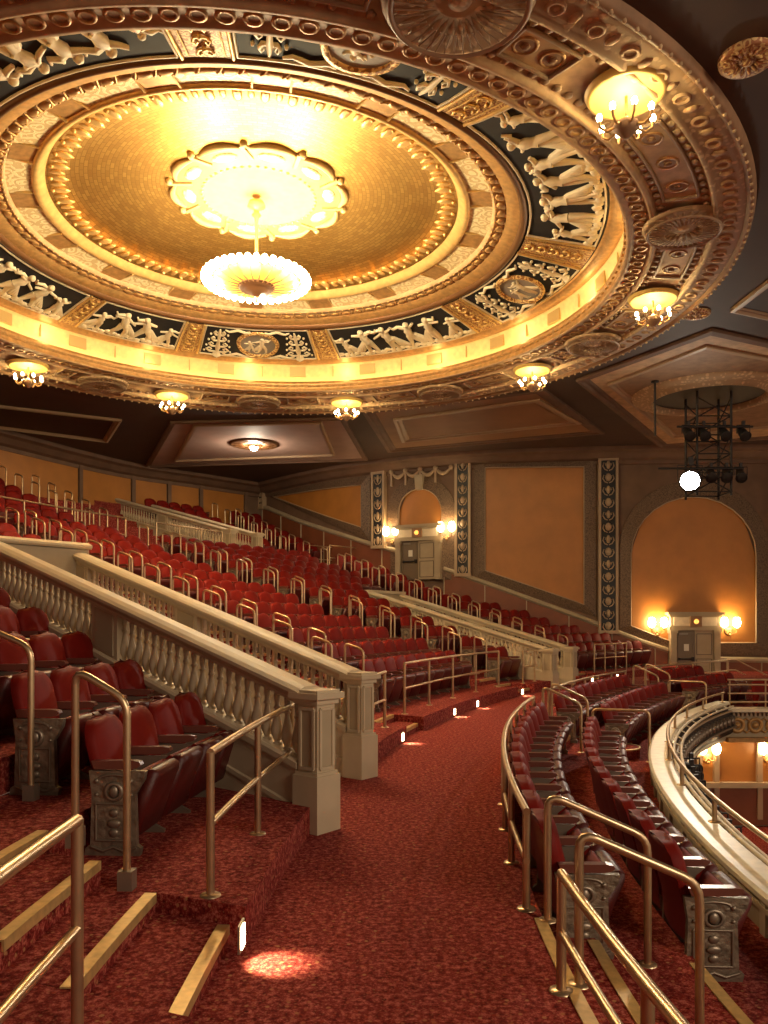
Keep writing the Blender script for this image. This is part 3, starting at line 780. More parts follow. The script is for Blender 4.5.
dome = struct(empty('ceiling_dome', (DX, DY, 0)))
def L(name, prof, mat, n=144, smooth=True): return obj(name, MB().lathe(prof, n, smooth=smooth), mat, dome)
Z0 = 7.86
L('outer_rim', [(8.42, HT), (8.40, 7.84), (8.36, 7.80), (8.31, 7.82), (8.28, 7.86)], BRONZED)
L('scroll_band', [(8.28, 7.86), (8.22, 7.84), (7.92, 7.84), (7.90, 7.80), (7.84, 7.80), (7.82, Z0)], BRONZER)
L('coffer_ring', [(7.82, Z0), (7.80, 7.90), (7.05, 7.90), (7.03, Z0)], BRONZE)
L('guilloche_band', [(7.03, Z0), (7.01, 7.81), (6.95, 7.81), (6.93, 7.86), (6.66, 7.86), (6.64, 7.84), (6.57, 7.84), (6.56, 7.86)], BRONZE)
L('lip_face', [(6.56, 7.86), (6.58, 7.93), (6.58, 8.06), (6.52, 8.10), (6.54, 8.20), (6.60, 8.20), (6.61, 8.04), (6.80, 8.04)], GOLDD)
L('cove', [(6.80, 8.04), (6.86, 8.3), (6.74, 8.40), (6.70, 8.64), (6.62, 8.68)], COVE)
L('cove_soffit', [(6.62, 8.68), (6.42, 8.66), (6.38, 8.72), (6.30, 8.72)], GOLDD)
L('frieze_ground', [(6.30, 8.72), (4.92, 9.03)], NAVY)
L('brown_moulding', [(4.94, 9.03), (4.93, 8.99), (4.87, 8.97), (4.82, 9.0), (4.80, 9.06)], HUBM)
L('plain_band', [(4.80, 9.06), (4.58, 9.12), (4.56, 9.16)], GOLDD)
L('ribbon_ground', [(4.56, 9.16), (4.42, 9.21), (4.40, 9.19), (4.35, 9.19), (4.32, 9.27)], BRONZE)
L('scroll_ring', [(4.32, 9.27), (3.92, 9.34)], CREAMR)
L('inner_moulding', [(3.92, 9.34), (3.91, 9.30), (3.86, 9.29), (3.80, 9.32), (3.75, 9.38), (3.70, 9.43)], GOLD)
capp = [(3.70, 9.43), (3.5, 9.48)]+[(3.5*cos(t), 9.48+.36*sin(t)) for t in [k/14*pi/2 for k in range(1, 15)]]
L('dome_cap', capp, GOLDC)
def ring_of(name, cnt, build, mat, a0=0):
    mb = MB()
    for k in range(cnt): build(mb, Matrix.Rotation(a0+2*pi*k/cnt, 4, 'Z'), k)
    return obj(name, mb, mat, dome)
def leaf(mb, R, k):
    if k % 2 == 0:
        mb.ball((3.50, 0, 9.46), 1, 6, 5, (.19, .085, .03), R); mb.ball((3.62, 0, 9.44), .045, 6, 4, M=R)
    else: mb.ball((3.53, 0, 9.455), 1, 6, 4, (.15, .06, .025), R)
ring_of('acanthus_ring', 108, leaf, CREAM if False else GOLD)
ring_of('ribbon_ring', 96, lambda mb, R, k: (mb.ball((4.48, 0, 9.15), 1, 6, 5, (.085, .12, .03), R), mb.tube([R @ Vector(p_) for p_ in ((4.40, .10, 9.16), (4.47, .15, 9.14), (4.55, .19, 9.15))], .02, 4)), GOLDD)
ring_of('bead_ring', 160, lambda mb, R, k: mb.ball((4.37, 0, 9.185), .022, 5, 4, M=R), GOLD)
ring_of('dentil_ring', 180, lambda mb, R, k: mb.box((6.56, 0, 8.02), (.07, .12, .10), R), GOLD)
ring_of('dentil_ring', 200, lambda mb, R, k: mb.box((6.50, 0, 8.70), (.12, .08, .05), R), GOLDD)
def guil(mb, R, k):
    Mx = R @ Matrix.Translation((6.795, 0, 7.85))
    mb.lathe([(.06, 0), (.075, -.018), (.10, -.018), (.115, 0)], 12, M=Mx)
ring_of('guilloche', 150, guil, GOLDD)
ring_of('leaf_course', 220, lambda mb, R, k: mb.ball((7.11, 0, 7.885), 1, 5, 4, (.07, .06, .03), R), CREAMLINE)
ring_of('leaf_course', 240, lambda mb, R, k: mb.ball((7.74, 0, 7.885), 1, 5, 4, (.06, .06, .03), R), CREAMLINE)
ring_of('scroll_course', 90, lambda mb, R, k: (mb.lathe([(.06, 0), (.075, -.03), (.10, -.03), (.115, 0)], 10, M=R @ Matrix.Translation((8.07, 0, 7.845))), mb.ball((8.07, .26, 7.84), 1, 6, 4, (.11, .06, .035), R)), BRONZE)
ring_of('rim_bead', 260, lambda mb, R, k: mb.ball((8.36, 0, 7.80), .028, 5, 4, M=R), BRONZER)
# radial tiles of the cove and dividers of the cream ring
ring_of('cove_tile', 44, lambda mb, R, k: mb.box((6.70, 0, 8.51), (.05, .42 if k % 2 else .02, .25), R) if k % 2 else mb.box((6.70, .0, 8.52), (.04, .02, .3), R), TILE)
def rdiv(mb, R, k):
    mb.add([(4.31, -.26, 9.26), (4.31, .26, 9.26), (3.92, .24, 9.33), (3.92, -.24, 9.33)], [(0, 1, 2, 3)], False, R)
ring_of('ring_tablet', 16, rdiv, GOLDD, rad(11))
def rdl(mb, R, k):
    for y in (-.27, .27): mb.box((4.10, y, 9.30), (.38, .03, .03), R)
ring_of('tablet_bead', 16, rdl, GOLD, rad(11))

# painted brick-like gilding rows on the cap are part of its own material
nt = GOLDC.node_tree; b = nt.nodes['Principled BSDF']
tc = N(nt, 'ShaderNodeTexCoord'); sp = N(nt, 'ShaderNodeSeparateXYZ'); nt.links.new(tc.outputs['Object'], sp.inputs[0])
at = N(nt, 'ShaderNodeMath', operation='ARCTAN2'); nt.links.new(sp.outputs[1], at.inputs[0]); nt.links.new(sp.outputs[0], at.inputs[1])
ln = N(nt, 'ShaderNodeVectorMath', operation='LENGTH'); cx2 = N(nt, 'ShaderNodeCombineXYZ'); nt.links.new(sp.outputs[0], cx2.inputs[0]); nt.links.new(sp.outputs[1], cx2.inputs[1]); nt.links.new(cx2.outputs[0], ln.inputs[0])
cv = N(nt, 'ShaderNodeCombineXYZ'); ma = N(nt, 'ShaderNodeMath', operation='MULTIPLY'); ma.inputs[1].default_value = 14; mr_ = N(nt, 'ShaderNodeMath', operation='MULTIPLY'); mr_.inputs[1].default_value = 7
nt.links.new(at.outputs[0], ma.inputs[0]); nt.links.new(ln.outputs[1], mr_.inputs[0]); nt.links.new(ma.outputs[0], cv.inputs[0]); nt.links.new(mr_.outputs[0], cv.inputs[1])
bk = N(nt, 'ShaderNodeTexBrick', i_Scale=1.0); bk.inputs['Color1'].default_value = (.66, .42, .13, 1); bk.inputs['Color2'].default_value = (.50, .29, .08, 1); bk.inputs['Mortar'].default_value = (.44, .25, .07, 1)
bk.inputs['Mortar Size'].default_value = .05; bk.inputs['Row Height'].default_value = .5; bk.inputs['Brick Width'].default_value = 1.0
nt.links.new(cv.outputs[0], bk.inputs['Vector']); nt.links.new(bk.outputs[0], b.inputs['Base Color'])
bp2 = N(nt, 'ShaderNodeBump', i_Strength=.25, i_Distance=.02); nt.links.new(bk.outputs['Fac'], bp2.inputs['Height']); bp2.invert = True
nt.links.new(bp2.outputs[0], b.inputs['Normal'])

# centre medallion
MEDM = simple('medallion_paint', (.40, .28, .12), .5, var=.1)
md = struct(empty('ceiling_medallion', (DX, DY, 9.70)))
obj('medallion_dish', MB().lathe([(0, .0), (.2, -.01), (.95, .0), (1.0, -.04), (1.07, -.04), (1.12, .0), (1.5, .0), (1.54, .03), (1.5, .12)], 48), MEDM, md)
mb = MB(); mb2 = MB()
for k in range(10):
    a = 2*pi*k/10; R = Matrix.Rotation(a, 4, 'Z')
    mb.tube([R @ Vector((1.50*cos(t)+.10*cos(t*5.5), 1.50*sin(t), .0)) for t in [(-.26+.52*j/6) for j in range(7)]], [.03, .05, .07, .075, .07, .05, .03], 6)
    mb.box((1.34, .44, -.01), (.40, .07, .05), R)
    mb.ball((1.55, .50, -.0), .07, 7, 5, M=R)
    mb2.ball((1.30, 0, .0), 1, 8, 5, (.13, .26, .04), R)
obj('medallion_scallop', mb, MEDM, md); obj('medallion_cartouche', mb2, CREAMR, md)
mb = MB()
for k in range(48): mb.ball((1.04, 0, -.04), .035, 5, 4, M=Matrix.Rotation(2*pi*k/48, 4, 'Z'))
obj('medallion_bead', mb, GOLD, md)

# frieze panels: sector boundaries measured as angles round the axis
def fr_pt(r, a, dz=0): 
    t = (6.30-r)/1.38; return (r*cos(a), r*sin(a), 8.72+.31*t+dz)
def sector(mb, r0, r1, a0, a1, dz, n=8):
    vs = []
    for k in range(n+1):
        a = a0+(a1-a0)*k/n; vs += [fr_pt(r0, a, dz), fr_pt((r0+r1)/2, a, dz), fr_pt(r1, a, dz)]
    mb.add(vs, [(3*k+j, 3*k+3+j, 3*k+4+j, 3*k+1+j) for k in range(n) for j in (0, 1)])
def limb(mb, pts, rs, n=6): mb.tube(pts, rs, n)
def figure(a, r0, h, pose, parent, mirror=1):
    """low-relief dancer standing on the outer border; local u along the ring, v towards the centre"""
    rng = random.Random(pose); mb = MB()
    def T(u, v, t=.03):
        r = r0-v*h; p = fr_pt(r, a+mirror*u*h/5.7); return (p[0], p[1], p[2]-t)
    s_ = h
    lean = rng.uniform(-.10, .10); st = rng.uniform(.05, .19); arm1 = rng.uniform(-.2, .9); arm2 = rng.uniform(-.7, .9)
    hip, ch, nk, hd = (0, .50), (lean*.5, .68), (lean*.8, .80), (lean+rng.uniform(-.03, .03), .89)
    limb(mb, [T(*hip), T(lean*.3, .6), T(*ch), T(*nk), T(hd[0], hd[1]-.03)], [.10*s_, .085*s_, .105*s_, .045*s_, .04*s_])
    c = T(*hd); mb.ball(c, .072*s_, 8, 6)
    for sg in (-1, 1):
        kx = sg*st*.6+rng.uniform(-.05, .05); fx = sg*st+rng.uniform(-.08, .05)
        limb(mb, [T(sg*.035, .49), T(kx, .27), T(fx, .03), T(fx+.07, .0)], [.080*s_, .058*s_, .036*s_, .030*s_])
    for sg, ar in ((-1, arm1), (1, arm2)):
        ex, ey = sg*.15+lean*.6, .74+ar*.10; hx, hy = sg*(.27-.06*ar)+lean, .72+ar*.24
        limb(mb, [T(sg*.05+lean*.7, .765), T(ex, ey), T(hx, hy)], [.045*s_, .036*s_, .028*s_])
    sw = rng.choice((-1, 1))          # drapery flying behind and falling skirt
    for j in range(4):
        limb(mb, [T(sw*(.02+.03*j), .56-.02*j, .02), T(sw*(.12+.05*j), .42-.05*j, .02), T(sw*(.16+.07*j), .22-.03*j, .02), T(sw*(.22+.06*j), .10, .02)], [.045*s_, .055*s_, .05*s_, .02*s_], 5)
    limb(mb, [T(lean, .78, .02), T(-sw*.16, .86, .02), T(-sw*.30, .80, .02), T(-sw*.36, .90, .02)], [.03*s_, .045*s_, .04*s_, .02*s_], 5)
    return obj('relief_figure', mb, CAMEO, parent)
def ornament(mb, a, r0, h, t=.03):
    """candelabrum of stacked leaves and curling scrolls"""
    def T(u, v): p = fr_pt(r0-v*h, a+u*h/5.7); return (p[0], p[1], p[2]-t)
    limb(mb, [T(0, 0), T(0, .12), T(0, .3), T(0, .55), T(0, .8), T(0, 1)], [.11*h, .03*h, .07*h, .03*h, .05*h, .02*h])
    for v in (.1, .32, .55, .78):
        for sg in (-1, 1):
            limb(mb, [T(sg*(.25-.16*v)*f_, v+g_) for f_, g_ in ((.1, 0), (.7, .0), (1.05, .08), (.8, .15), (.55, .10), (.7, .05))], [.022*h, .03*h, .026*h, .02*h, .018*h, .012*h], 5)
            mb.ball(T(sg*.3*(1-v*.4), v+.02), .03*h, 5, 4)
def frieze_panel(a0, a1, kind, idx):
    pn = empty('frieze_panel'); pn.parent = dome; pn['kind'] = 'structure'
    mb = MB(); sector(mb, 6.24, 4.99, a0, a1, -.012); obj('panel_ground', mb, NAVY, pn)
    mb = MB()                                           # pale border
    for r in (6.24, 4.99): mb.tube([fr_pt(r, a0+(a1-a0)*k/10, -.02) for k in range(11)], .022, 5)
    for a in (a0, a1): mb.tube([fr_pt(6.24-k*.25, a, -.02) for k in range(6)], .022, 5)
    obj('panel_border', mb, CREAM, pn)
    w_ = (a1-a0)*5.7
    if kind == 'fig':
        mb = MB(); nb = int(w_/.13)                   # rocky ground line
        for k in range(nb): 
            a = a0+(a1-a0)*(k+.5)/nb; mb.ball(fr_pt(6.16-.03*(k % 3), a, -.02), 1, 6, 4, (.10, .10, .04))
        obj('relief_ground', mb, CAMEO, pn)
        cnt = max(3, round(w_/.62))
        for k in range(cnt):
            a = a0+(a1-a0)*(k+.5)/cnt; edge = k in (0, cnt-1)
            figure(a, 6.16, .80 if edge else 1.04, idx*31+k*7, pn, 1 if k % 2 else -1)
    else:
        am = (a0+a1)/2; c = fr_pt(5.62, am)
        Mx = Matrix.Translation((c[0], c[1], c[2]-.02)) @ Matrix.Rotation(am, 4, 'Z') @ Matrix.Rotation(math.atan2(.34, 1.38)*1, 4, 'Y')
        obj('roundel_rim', MB().lathe([(.44, .0), (.45, -.05), (.52, -.06), (.54, .0)], 32, M=Mx), GOLDR, pn)
        obj('roundel_ground', MB().lathe([(0, -.012), (.45, -.012)], 28, M=Mx), simple('roundel_grey', (.30, .26, .22), .6) if 'roundel_grey' not in MATS else MATS['roundel_grey'], pn)
        figure(am-.018, 5.98, .66, idx*17+3, pn); figure(am+.03, 5.96, .5, idx*17+9, pn, -1)
        mb = MB()
        for sg in (-1, 1): ornament(mb, am+sg*(a1-a0)*.36, 6.18, 1.08)
        for sg in (-1, 1):
            for v, dr in ((.0, 5.10), (0, 6.14)):
                mb.tube([fr_pt(dr+.05*sin(j*1.6), am+sg*(.035+(a1-a0)*.24*j/6), -.03) for j in range(7)], [.03, .04, .035, .04, .035, .03, .02], 5)
        obj('relief_scrolls', mb, CAMEO, pn)
def divider(a0, a1):
    dv = MB(); sector(dv, 6.26, 4.97, a0+.012, a1-.012, -.03, 3); o = obj('frieze_divider', dv, RUSTR, dome)
    mb = MB()
    for a in (a0+.010, a1-.010): mb.tube([fr_pt(6.26-k*.26, a, -.035) for k in range(6)], .03, 6)
    for a in (a0+.03, a1-.03): mb.tube([fr_pt(6.2-k*.235, a, -.04) for k in range(6)], .012, 5)
    am = (a0+a1)/2
    def T(u, v): p = fr_pt(6.2-v*1.15, am+u/5.7); return (p[0], p[1], p[2]-.045)
    for v in (.08, .28, .48, .68, .88):
        for sg in (-1, 1): mb.tube([T(sg*.1*f_, v+g_) for f_, g_ in ((.05, 0), (.8, .02), (1.2, .08), (.8, .13), (.5, .08))], .018, 5)
        mb.ball(T(0, v), .035, 6, 4)
    obj('divider_moulding', mb, GOLD, o)
def ang(px, py, r):
    """angle round the dome axis of the frieze point seen at a pixel"""
    t = (6.30-r)/1.38; v = at_z(px, py, 8.72+.34*t); return atan2(v.y-DY, v.x-DX)

FR = [(-93.3, -84.6, 'd'), (-84.6, -52, 'med'), (-52, -44.8, 'd'), (-44.8, -1, 'fig'), (-1, 8, 'd'), (8, 35.5, 'med'), (35.5, 43.4, 'd'), (43.4, 79, 'fig'), (79, 85, 'd'), (85, 113, 'med'),
      (113, 119, 'd'), (119, 141.2, 'fig'), (141.2, 146.2, 'd'), (146.2, 184, 'fig'), (184, 191, 'd'), (191, 219, 'med'), (219, 226, 'd'), (226, 266.7, 'fig')]
for i, (a, b_, k) in enumerate(FR):
    if k == 'd': divider(rad(a), rad(b_))
    else: frieze_panel(rad(a), rad(b_), k, i)

# coffer panels, discs and bowl lamps of the outer ring
LAMPS = [-48, 1.5, 37, 80, 117, 146, -150]; DISCS = [-66.5, -20, 21, 59, 99, 131]
RL = 7.42
def ringp(r, a, z): return (r*cos(rad(a)), r*sin(rad(a)), z)
stops = sorted(LAMPS+DISCS+[-92, -132, 168])
cnt = 0
for a, b_ in zip(stops, stops[1:]):
    lo, hi = a+6.2, b_-6.2
    if hi-lo < 2: continue
    mb = MB(); n_ = 8; vs = []
    for k in range(n_+1):
        t = lo+(hi-lo)*k/n_; vs += [ringp(7.18, t, 7.885), ringp(7.66, t, 7.885)]
    pn = obj('coffer_panel', mb.add(vs, [(2*k, 2*k+2, 2*k+3, 2*k+1) for k in range(n_)]), BRONZE, dome)
    mb = MB()
    for r in (7.18, 7.66): mb.tube([ringp(r, lo+(hi-lo)*k/n_, 7.87) for k in range(n_+1)], .028, 5)
    for t in (lo, hi): mb.tube([ringp(7.18+.12*k, t, 7.87) for k in range(5)], .028, 5)
    obj('coffer_moulding', mb, CREAMLINE, pn)
    m_ = max(2, int((hi-lo)/4.2)); mb = MB(); mb2 = MB()
    for k in range(m_):
        t = lo+(hi-lo)*(k+.5)/m_; c = ringp(7.42, t, 7.885)
        mb.lathe([(.11, 0), (.12, -.016), (.145, -.016), (.155, 0)], 14, c); mb2.lathe([(0, -.01), (.11, -.008)], 12, c)
        mb2.ball((c[0], c[1], c[2]-.01), 1, 6, 4, (.06, .06, .03))
    obj('coffer_roundel', mb, GOLDD, pn); obj('roundel_boss', mb2, BRONZED, pn)
for i, a in enumerate(DISCS):
    c = Vector(ringp(7.42 if i else 7.70, a, 7.86))
    o = rosette((0, 0, 0), .62 if i else .78, 'plaster_disc', BRONZER, dome, 26, .045); o.location = c
    mb = MB()
    for k in range(40):
        t = 2*pi*k/40; R_ = .62 if i else .78
        mb.tube([(R_*.45*cos(t), R_*.45*sin(t), -.058), (R_*.82*cos(t), R_*.82*sin(t), -.052)], .010, 4)
    mb.lathe([(R_*.84, -.05), (R_*.88, -.075), (R_*.92, -.05)], 32)
    obj('disc_fluting', mb, CREAMLINE, o)
# small bowl chandelier hanging under a gilded dish
def bowl_lamp():
    t = empty('ring_chandelier'); 
    obj('ceiling_dish', MB().lathe([(0, -.06), (.10, -.07), (.36, -.035), (.40, -.07), (.44, -.06), (.47, .0)], 32), DISH, t)
    obj('stem', MB().tube([(0, 0, -.05), (0, 0, -.48)], .018, 6), GOLDD, t)
    hub = obj('hub', MB().lathe([(0, -.55), (.04, -.54), (.10, -.48), (.16, -.42), (.14, -.38), (.05, -.34), (.0, -.30)], 16), BRONZED, t)
    for k in range(8):
        a = 2*pi*k/8; R = Matrix.Rotation(a, 4, 'Z')
        ar = obj('arm', MB().tube([R @ Vector(p) for p in ((.12, 0, -.42), (.22, 0, -.47), (.30, 0, -.42), (.31, 0, -.35))], .016, 5), GOLDD, t)
        obj('bulb', MB().ball((0, 0, 0), .036, 8, 6, (1, 1, 1.3), R @ Matrix.Translation((.31, 0, -.31))), BULBS, ar)
    point('ring_light', (0, 0, -.28), 46, (1, .76, .32), .09, t)
    return t
LL = ['nearest the camera, beside the large fluted disc on the right', 'at the right of the ring, just below the big plaster disc', 'right of the ring bottom, above the framed ochre ceiling panel',
      'at the ring bottom, right of the big chandelier', 'at the ring bottom, left of the big chandelier', 'at the left edge of the photo on the ring', 'overhead at the far left, past the edge of the photo']
b0 = bowl_lamp()
for i, a in enumerate(LAMPS):
    o = b0 if i == 0 else copy_tree(b0)
    p = ringp(7.66 if i == 0 else RL, a, 7.88); o.location = (DX+p[0], DY+p[1], p[2])
    tag(o, 'small lit gilt chandelier '+LL[i], 'chandelier', 'small chandeliers round the dome ring')
for a in range(12):      # cove lighting hidden behind the lip
    pass
mb = MB().tube([(6.70*cos(2*pi*k/96), 6.70*sin(2*pi*k/96), 8.10) for k in range(96)], .035, 5, closed=True)
obj('cove_light', mb, COVEL, dome)
for k in range(16):
    a = 2*pi*(k+.5)/16; point('cove_glow', (6.50*cos(a), 6.50*sin(a), 8.40), 5.5, (1, .78, .38), .10, dome)

# the soffit of the ring rises slightly towards the dome
seen = set()
def lift(o):
    me = o.data
    if me is None or me.name in seen or o.location.length > .01: return
    seen.add(me.name)
    for v in me.vertices:
        r = math.hypot(v.co.x, v.co.y)
        if 6.45 < r < 8.28 and v.co.z < 8.02: v.co.z += .10*(8.28-r)/1.7
        if r < 6.3:
            t = min(1, (6.3-r)/1.4); t = t*t*(3-2*t); v.co.y *= 1-.04*t; v.co.z -= .065*t
for o in dome.children_recursive:
    if o.type == 'MESH': lift(o)
for o in dome.children:
    if o.name.startswith('plaster_disc'): o.location.z += .03
# great chandelier
ch = empty('great_chandelier', (DX-.05, DY, 7.98)); tag(ch, 'great round lit chandelier hanging on a long rod from the dome centre', 'chandelier')
obj('rod', MB().tube([(0, 0, .15), (0, 0, 1.62)], .03, 8), GOLD, ch)
obj('rod_canopy', MB().lathe([(.0, 1.62), (.14, 1.60), (.17, 1.52), (.06, 1.47), (.05, 1.40), (.09, 1.36), (.04, 1.30), (.03, 1.2)], 16), GOLD, ch)
obj('hub', MB().lathe([(0, -.16), (.05, -.15), (.10, -.08), (.20, -.07), (.22, -.02), (.30, -.03), (.35, .03), (.33, .08), (.2, .12), (0, .14)], 28), HUBM, ch)
obj('finial', MB().lathe([(0, -.28), (.02, -.27), (.03, -.22), (.012, -.19), (.03, -.16)], 10), GOLDD, ch)
obj('glass_bowl', MB().lathe([(.33, .02), (.55, .03), (.74, .09), (.80, .16), (.78, .17), (.72, .12), (.54, .06), (.33, .05)], 48), GLASSY, ch)
for k in range(24):
    R = Matrix.Rotation(2*pi*k/24, 4, 'Z')
    obj('rib', MB().tube([R @ Vector(p) for p in ((.30, 0, -.005), (.55, 0, .012), (.75, 0, .07), (.84, 0, .15))], .011, 5), GOLDD, ch)
obj('rim', MB().tube([(.83*cos(2*pi*k/48), .83*sin(2*pi*k/48), .15) for k in range(48)], .025, 6, closed=True), GOLD, ch)
for k in range(40):
    a = 2*pi*k/40; R = Matrix.Rotation(a, 4, 'Z'); 
    obj('bulb', MB().ball((.93, 0, .15), .072, 8, 6, (1.25, .85, 1.1), R), BULB, ch)
for k in range(6):
    a = 2*pi*(k+.5)/6; point('chandelier_light', (.80*cos(a), .80*sin(a), .42), 118, (1, .80, .42), .16, ch); point('chandelier_down', (1.08*cos(a), 1.08*sin(a), .0), 150, (1, .80, .50), .12, ch)

# lamp in the rear ceiling panel and the spotlight on the front truss
q = cp(254, 443)
t = empty('ceiling_downlight', (q.x, q.y, HT-.02)); tag(t, 'bright round lamp in the rosette of the pale rear ceiling panel', 'ceiling lamp')
obj('lamp_collar', MB().lathe([(.16, 0), (.2, -.05), (.17, -.12), (.12, -.13)], 20), BRONZE, t)
obj('lamp_glass', MB().ball((0, 0, -.14), .14, 12, 8, (1, 1, .8)), BULB, t)
point('downlight', (0, 0, -.42), 170, (1, .82, .62), .15, t)

TX, TY = WC.x, WC.y
tr = empty('lighting_truss', (TX, TY, 4.9)); tag(tr, 'black lighting truss hanging out of the round ceiling well at the right', 'truss')
for (x, y) in ((-.45, -.4), (.45, -.4), (.45, .4), (-.45, .4)):
    obj('chord', MB().tube([(x, y, 0.2), (x, y, 3.0)], .035, 6), IRON, tr)
mb = MB(); cs = [(-.45, -.4), (.45, -.4), (.45, .4), (-.45, .4)]
for i in range(4):
    a, b_ = cs[i], cs[(i+1) % 4]
    for k in range(5):
        z = .3+k*.5; mb.tube([(a[0], a[1], z), (b_[0], b_[1], z+.5)] if k % 2 else [(b_[0], b_[1], z), (a[0], a[1], z+.5)], .018, 4); mb.tube([(a[0], a[1], z), (b_[0], b_[1], z)], .018, 4)
obj('lacing', mb, IRON, tr)
obj('cross_bar', MB().tube([(-1.5, -.45, .9), (.75, -.45, .9)], .03, 6), IRON, tr); obj('cross_bar', MB().tube([(-1.0, -.45, 2.0), (1.0, -.45, 2.0)], .03, 6), IRON, tr)
def spotlight(loc, aim, label, lit=False, s=1.0):
    t = empty('spotlight', loc); tag(t, label, 'spotlight', None if lit else 'unlit spotlights on the hanging truss')
    d = (Vector(aim)-Vector(loc)).normalized(); Mx = d.to_track_quat('Z', 'Y').to_matrix().to_4x4()
    obj('housing', MB().lathe([(0, -.30*s), (.09*s, -.28*s), (.11*s, -.1*s), (.13*s, .16*s), (.15*s, .18*s), (.13*s, .18*s)], 16, M=Mx), BLACK, t)
    obj('lens', MB().lathe([(0, .19*s), (.08*s, .185*s), (.125*s, .17*s)], 16, M=Mx), STAR if lit else IRON, t)
    obj('yoke', MB().tube([(-.17*s, 0, 0), (-.17*s, 0, .22*s), (.17*s, 0, .22*s), (.17*s, 0, 0)], .014, 5), IRON, t)
    obj('clamp', MB().box((0, 0, .27*s), (.07*s, .07*s, .12*s)), IRON, t)
    return t
LP_ = at_z(690, 481, 5.28)
LP_ = Vector(((690-CX)/F*(TY-.45), TY-.45, EYE+(HZ-481)*(TY-.45)/F))
spotlight(LP_, (0, 0, 1.9), 'blazing white spotlight on the hanging truss, pointed at the camera', True, 1.9)
bk_ = LP_-Vector((TX, TY, 4.9))
obj('lamp_arm', MB().tube([(bk_.x, bk_.y, bk_.z+.35), (bk_.x, bk_.y, .9), (-.2, -.45, .9)], .025, 6), IRON, tr)
sl = bpy.data.lights.new('spot_beam', 'SPOT'); sl.energy = 900; sl.color = (1, .88, .7); sl.spot_size = rad(70); sl.spot_blend = .6; sl.shadow_soft_size = .12
so = bpy.data.objects.new('spot_beam', sl); COL.objects.link(so); so.location = LP_+Vector((-.15, -.5, -.08)); so.rotation_euler = (Vector((0, 6, 0))-so.location).to_track_quat('-Z', 'Y').to_euler()
SPT = [(-.1, .72), (.3, .72), (.68, .72), (-.7, 1.82), (-.3, 1.82), (.25, 1.82), (.75, 1.82)]
for i, (dx, dz) in enumerate(SPT):
    spotlight((TX+dx, TY-.45, 4.9+dz), (TX-3+i*.6, TY-9, 0), ('black spotlight on the lower bar of the hanging truss, ' if i < 3 else 'black spotlight on the upper bar of the hanging truss, ')+['left end', 'middle', 'right end', 'left end', 'second from the left', 'third from the left', 'right end'][i])
tr2 = empty('hanging_pipe', (cp(655, 380).x, cp(655, 380).y, 5.9)); tag(tr2, 'thin dark pipe hanging from the ceiling left of the round well', 'pipe')
obj('pipe', MB().tube([(0, 0, .6), (0, 0, 2.02)], .03, 6), IRON, tr2); obj('pipe_flange', MB().lathe([(0, 2.0), (.1, 2.0), (.1, 1.96), (.03, 1.95)], 10), IRON, tr2)

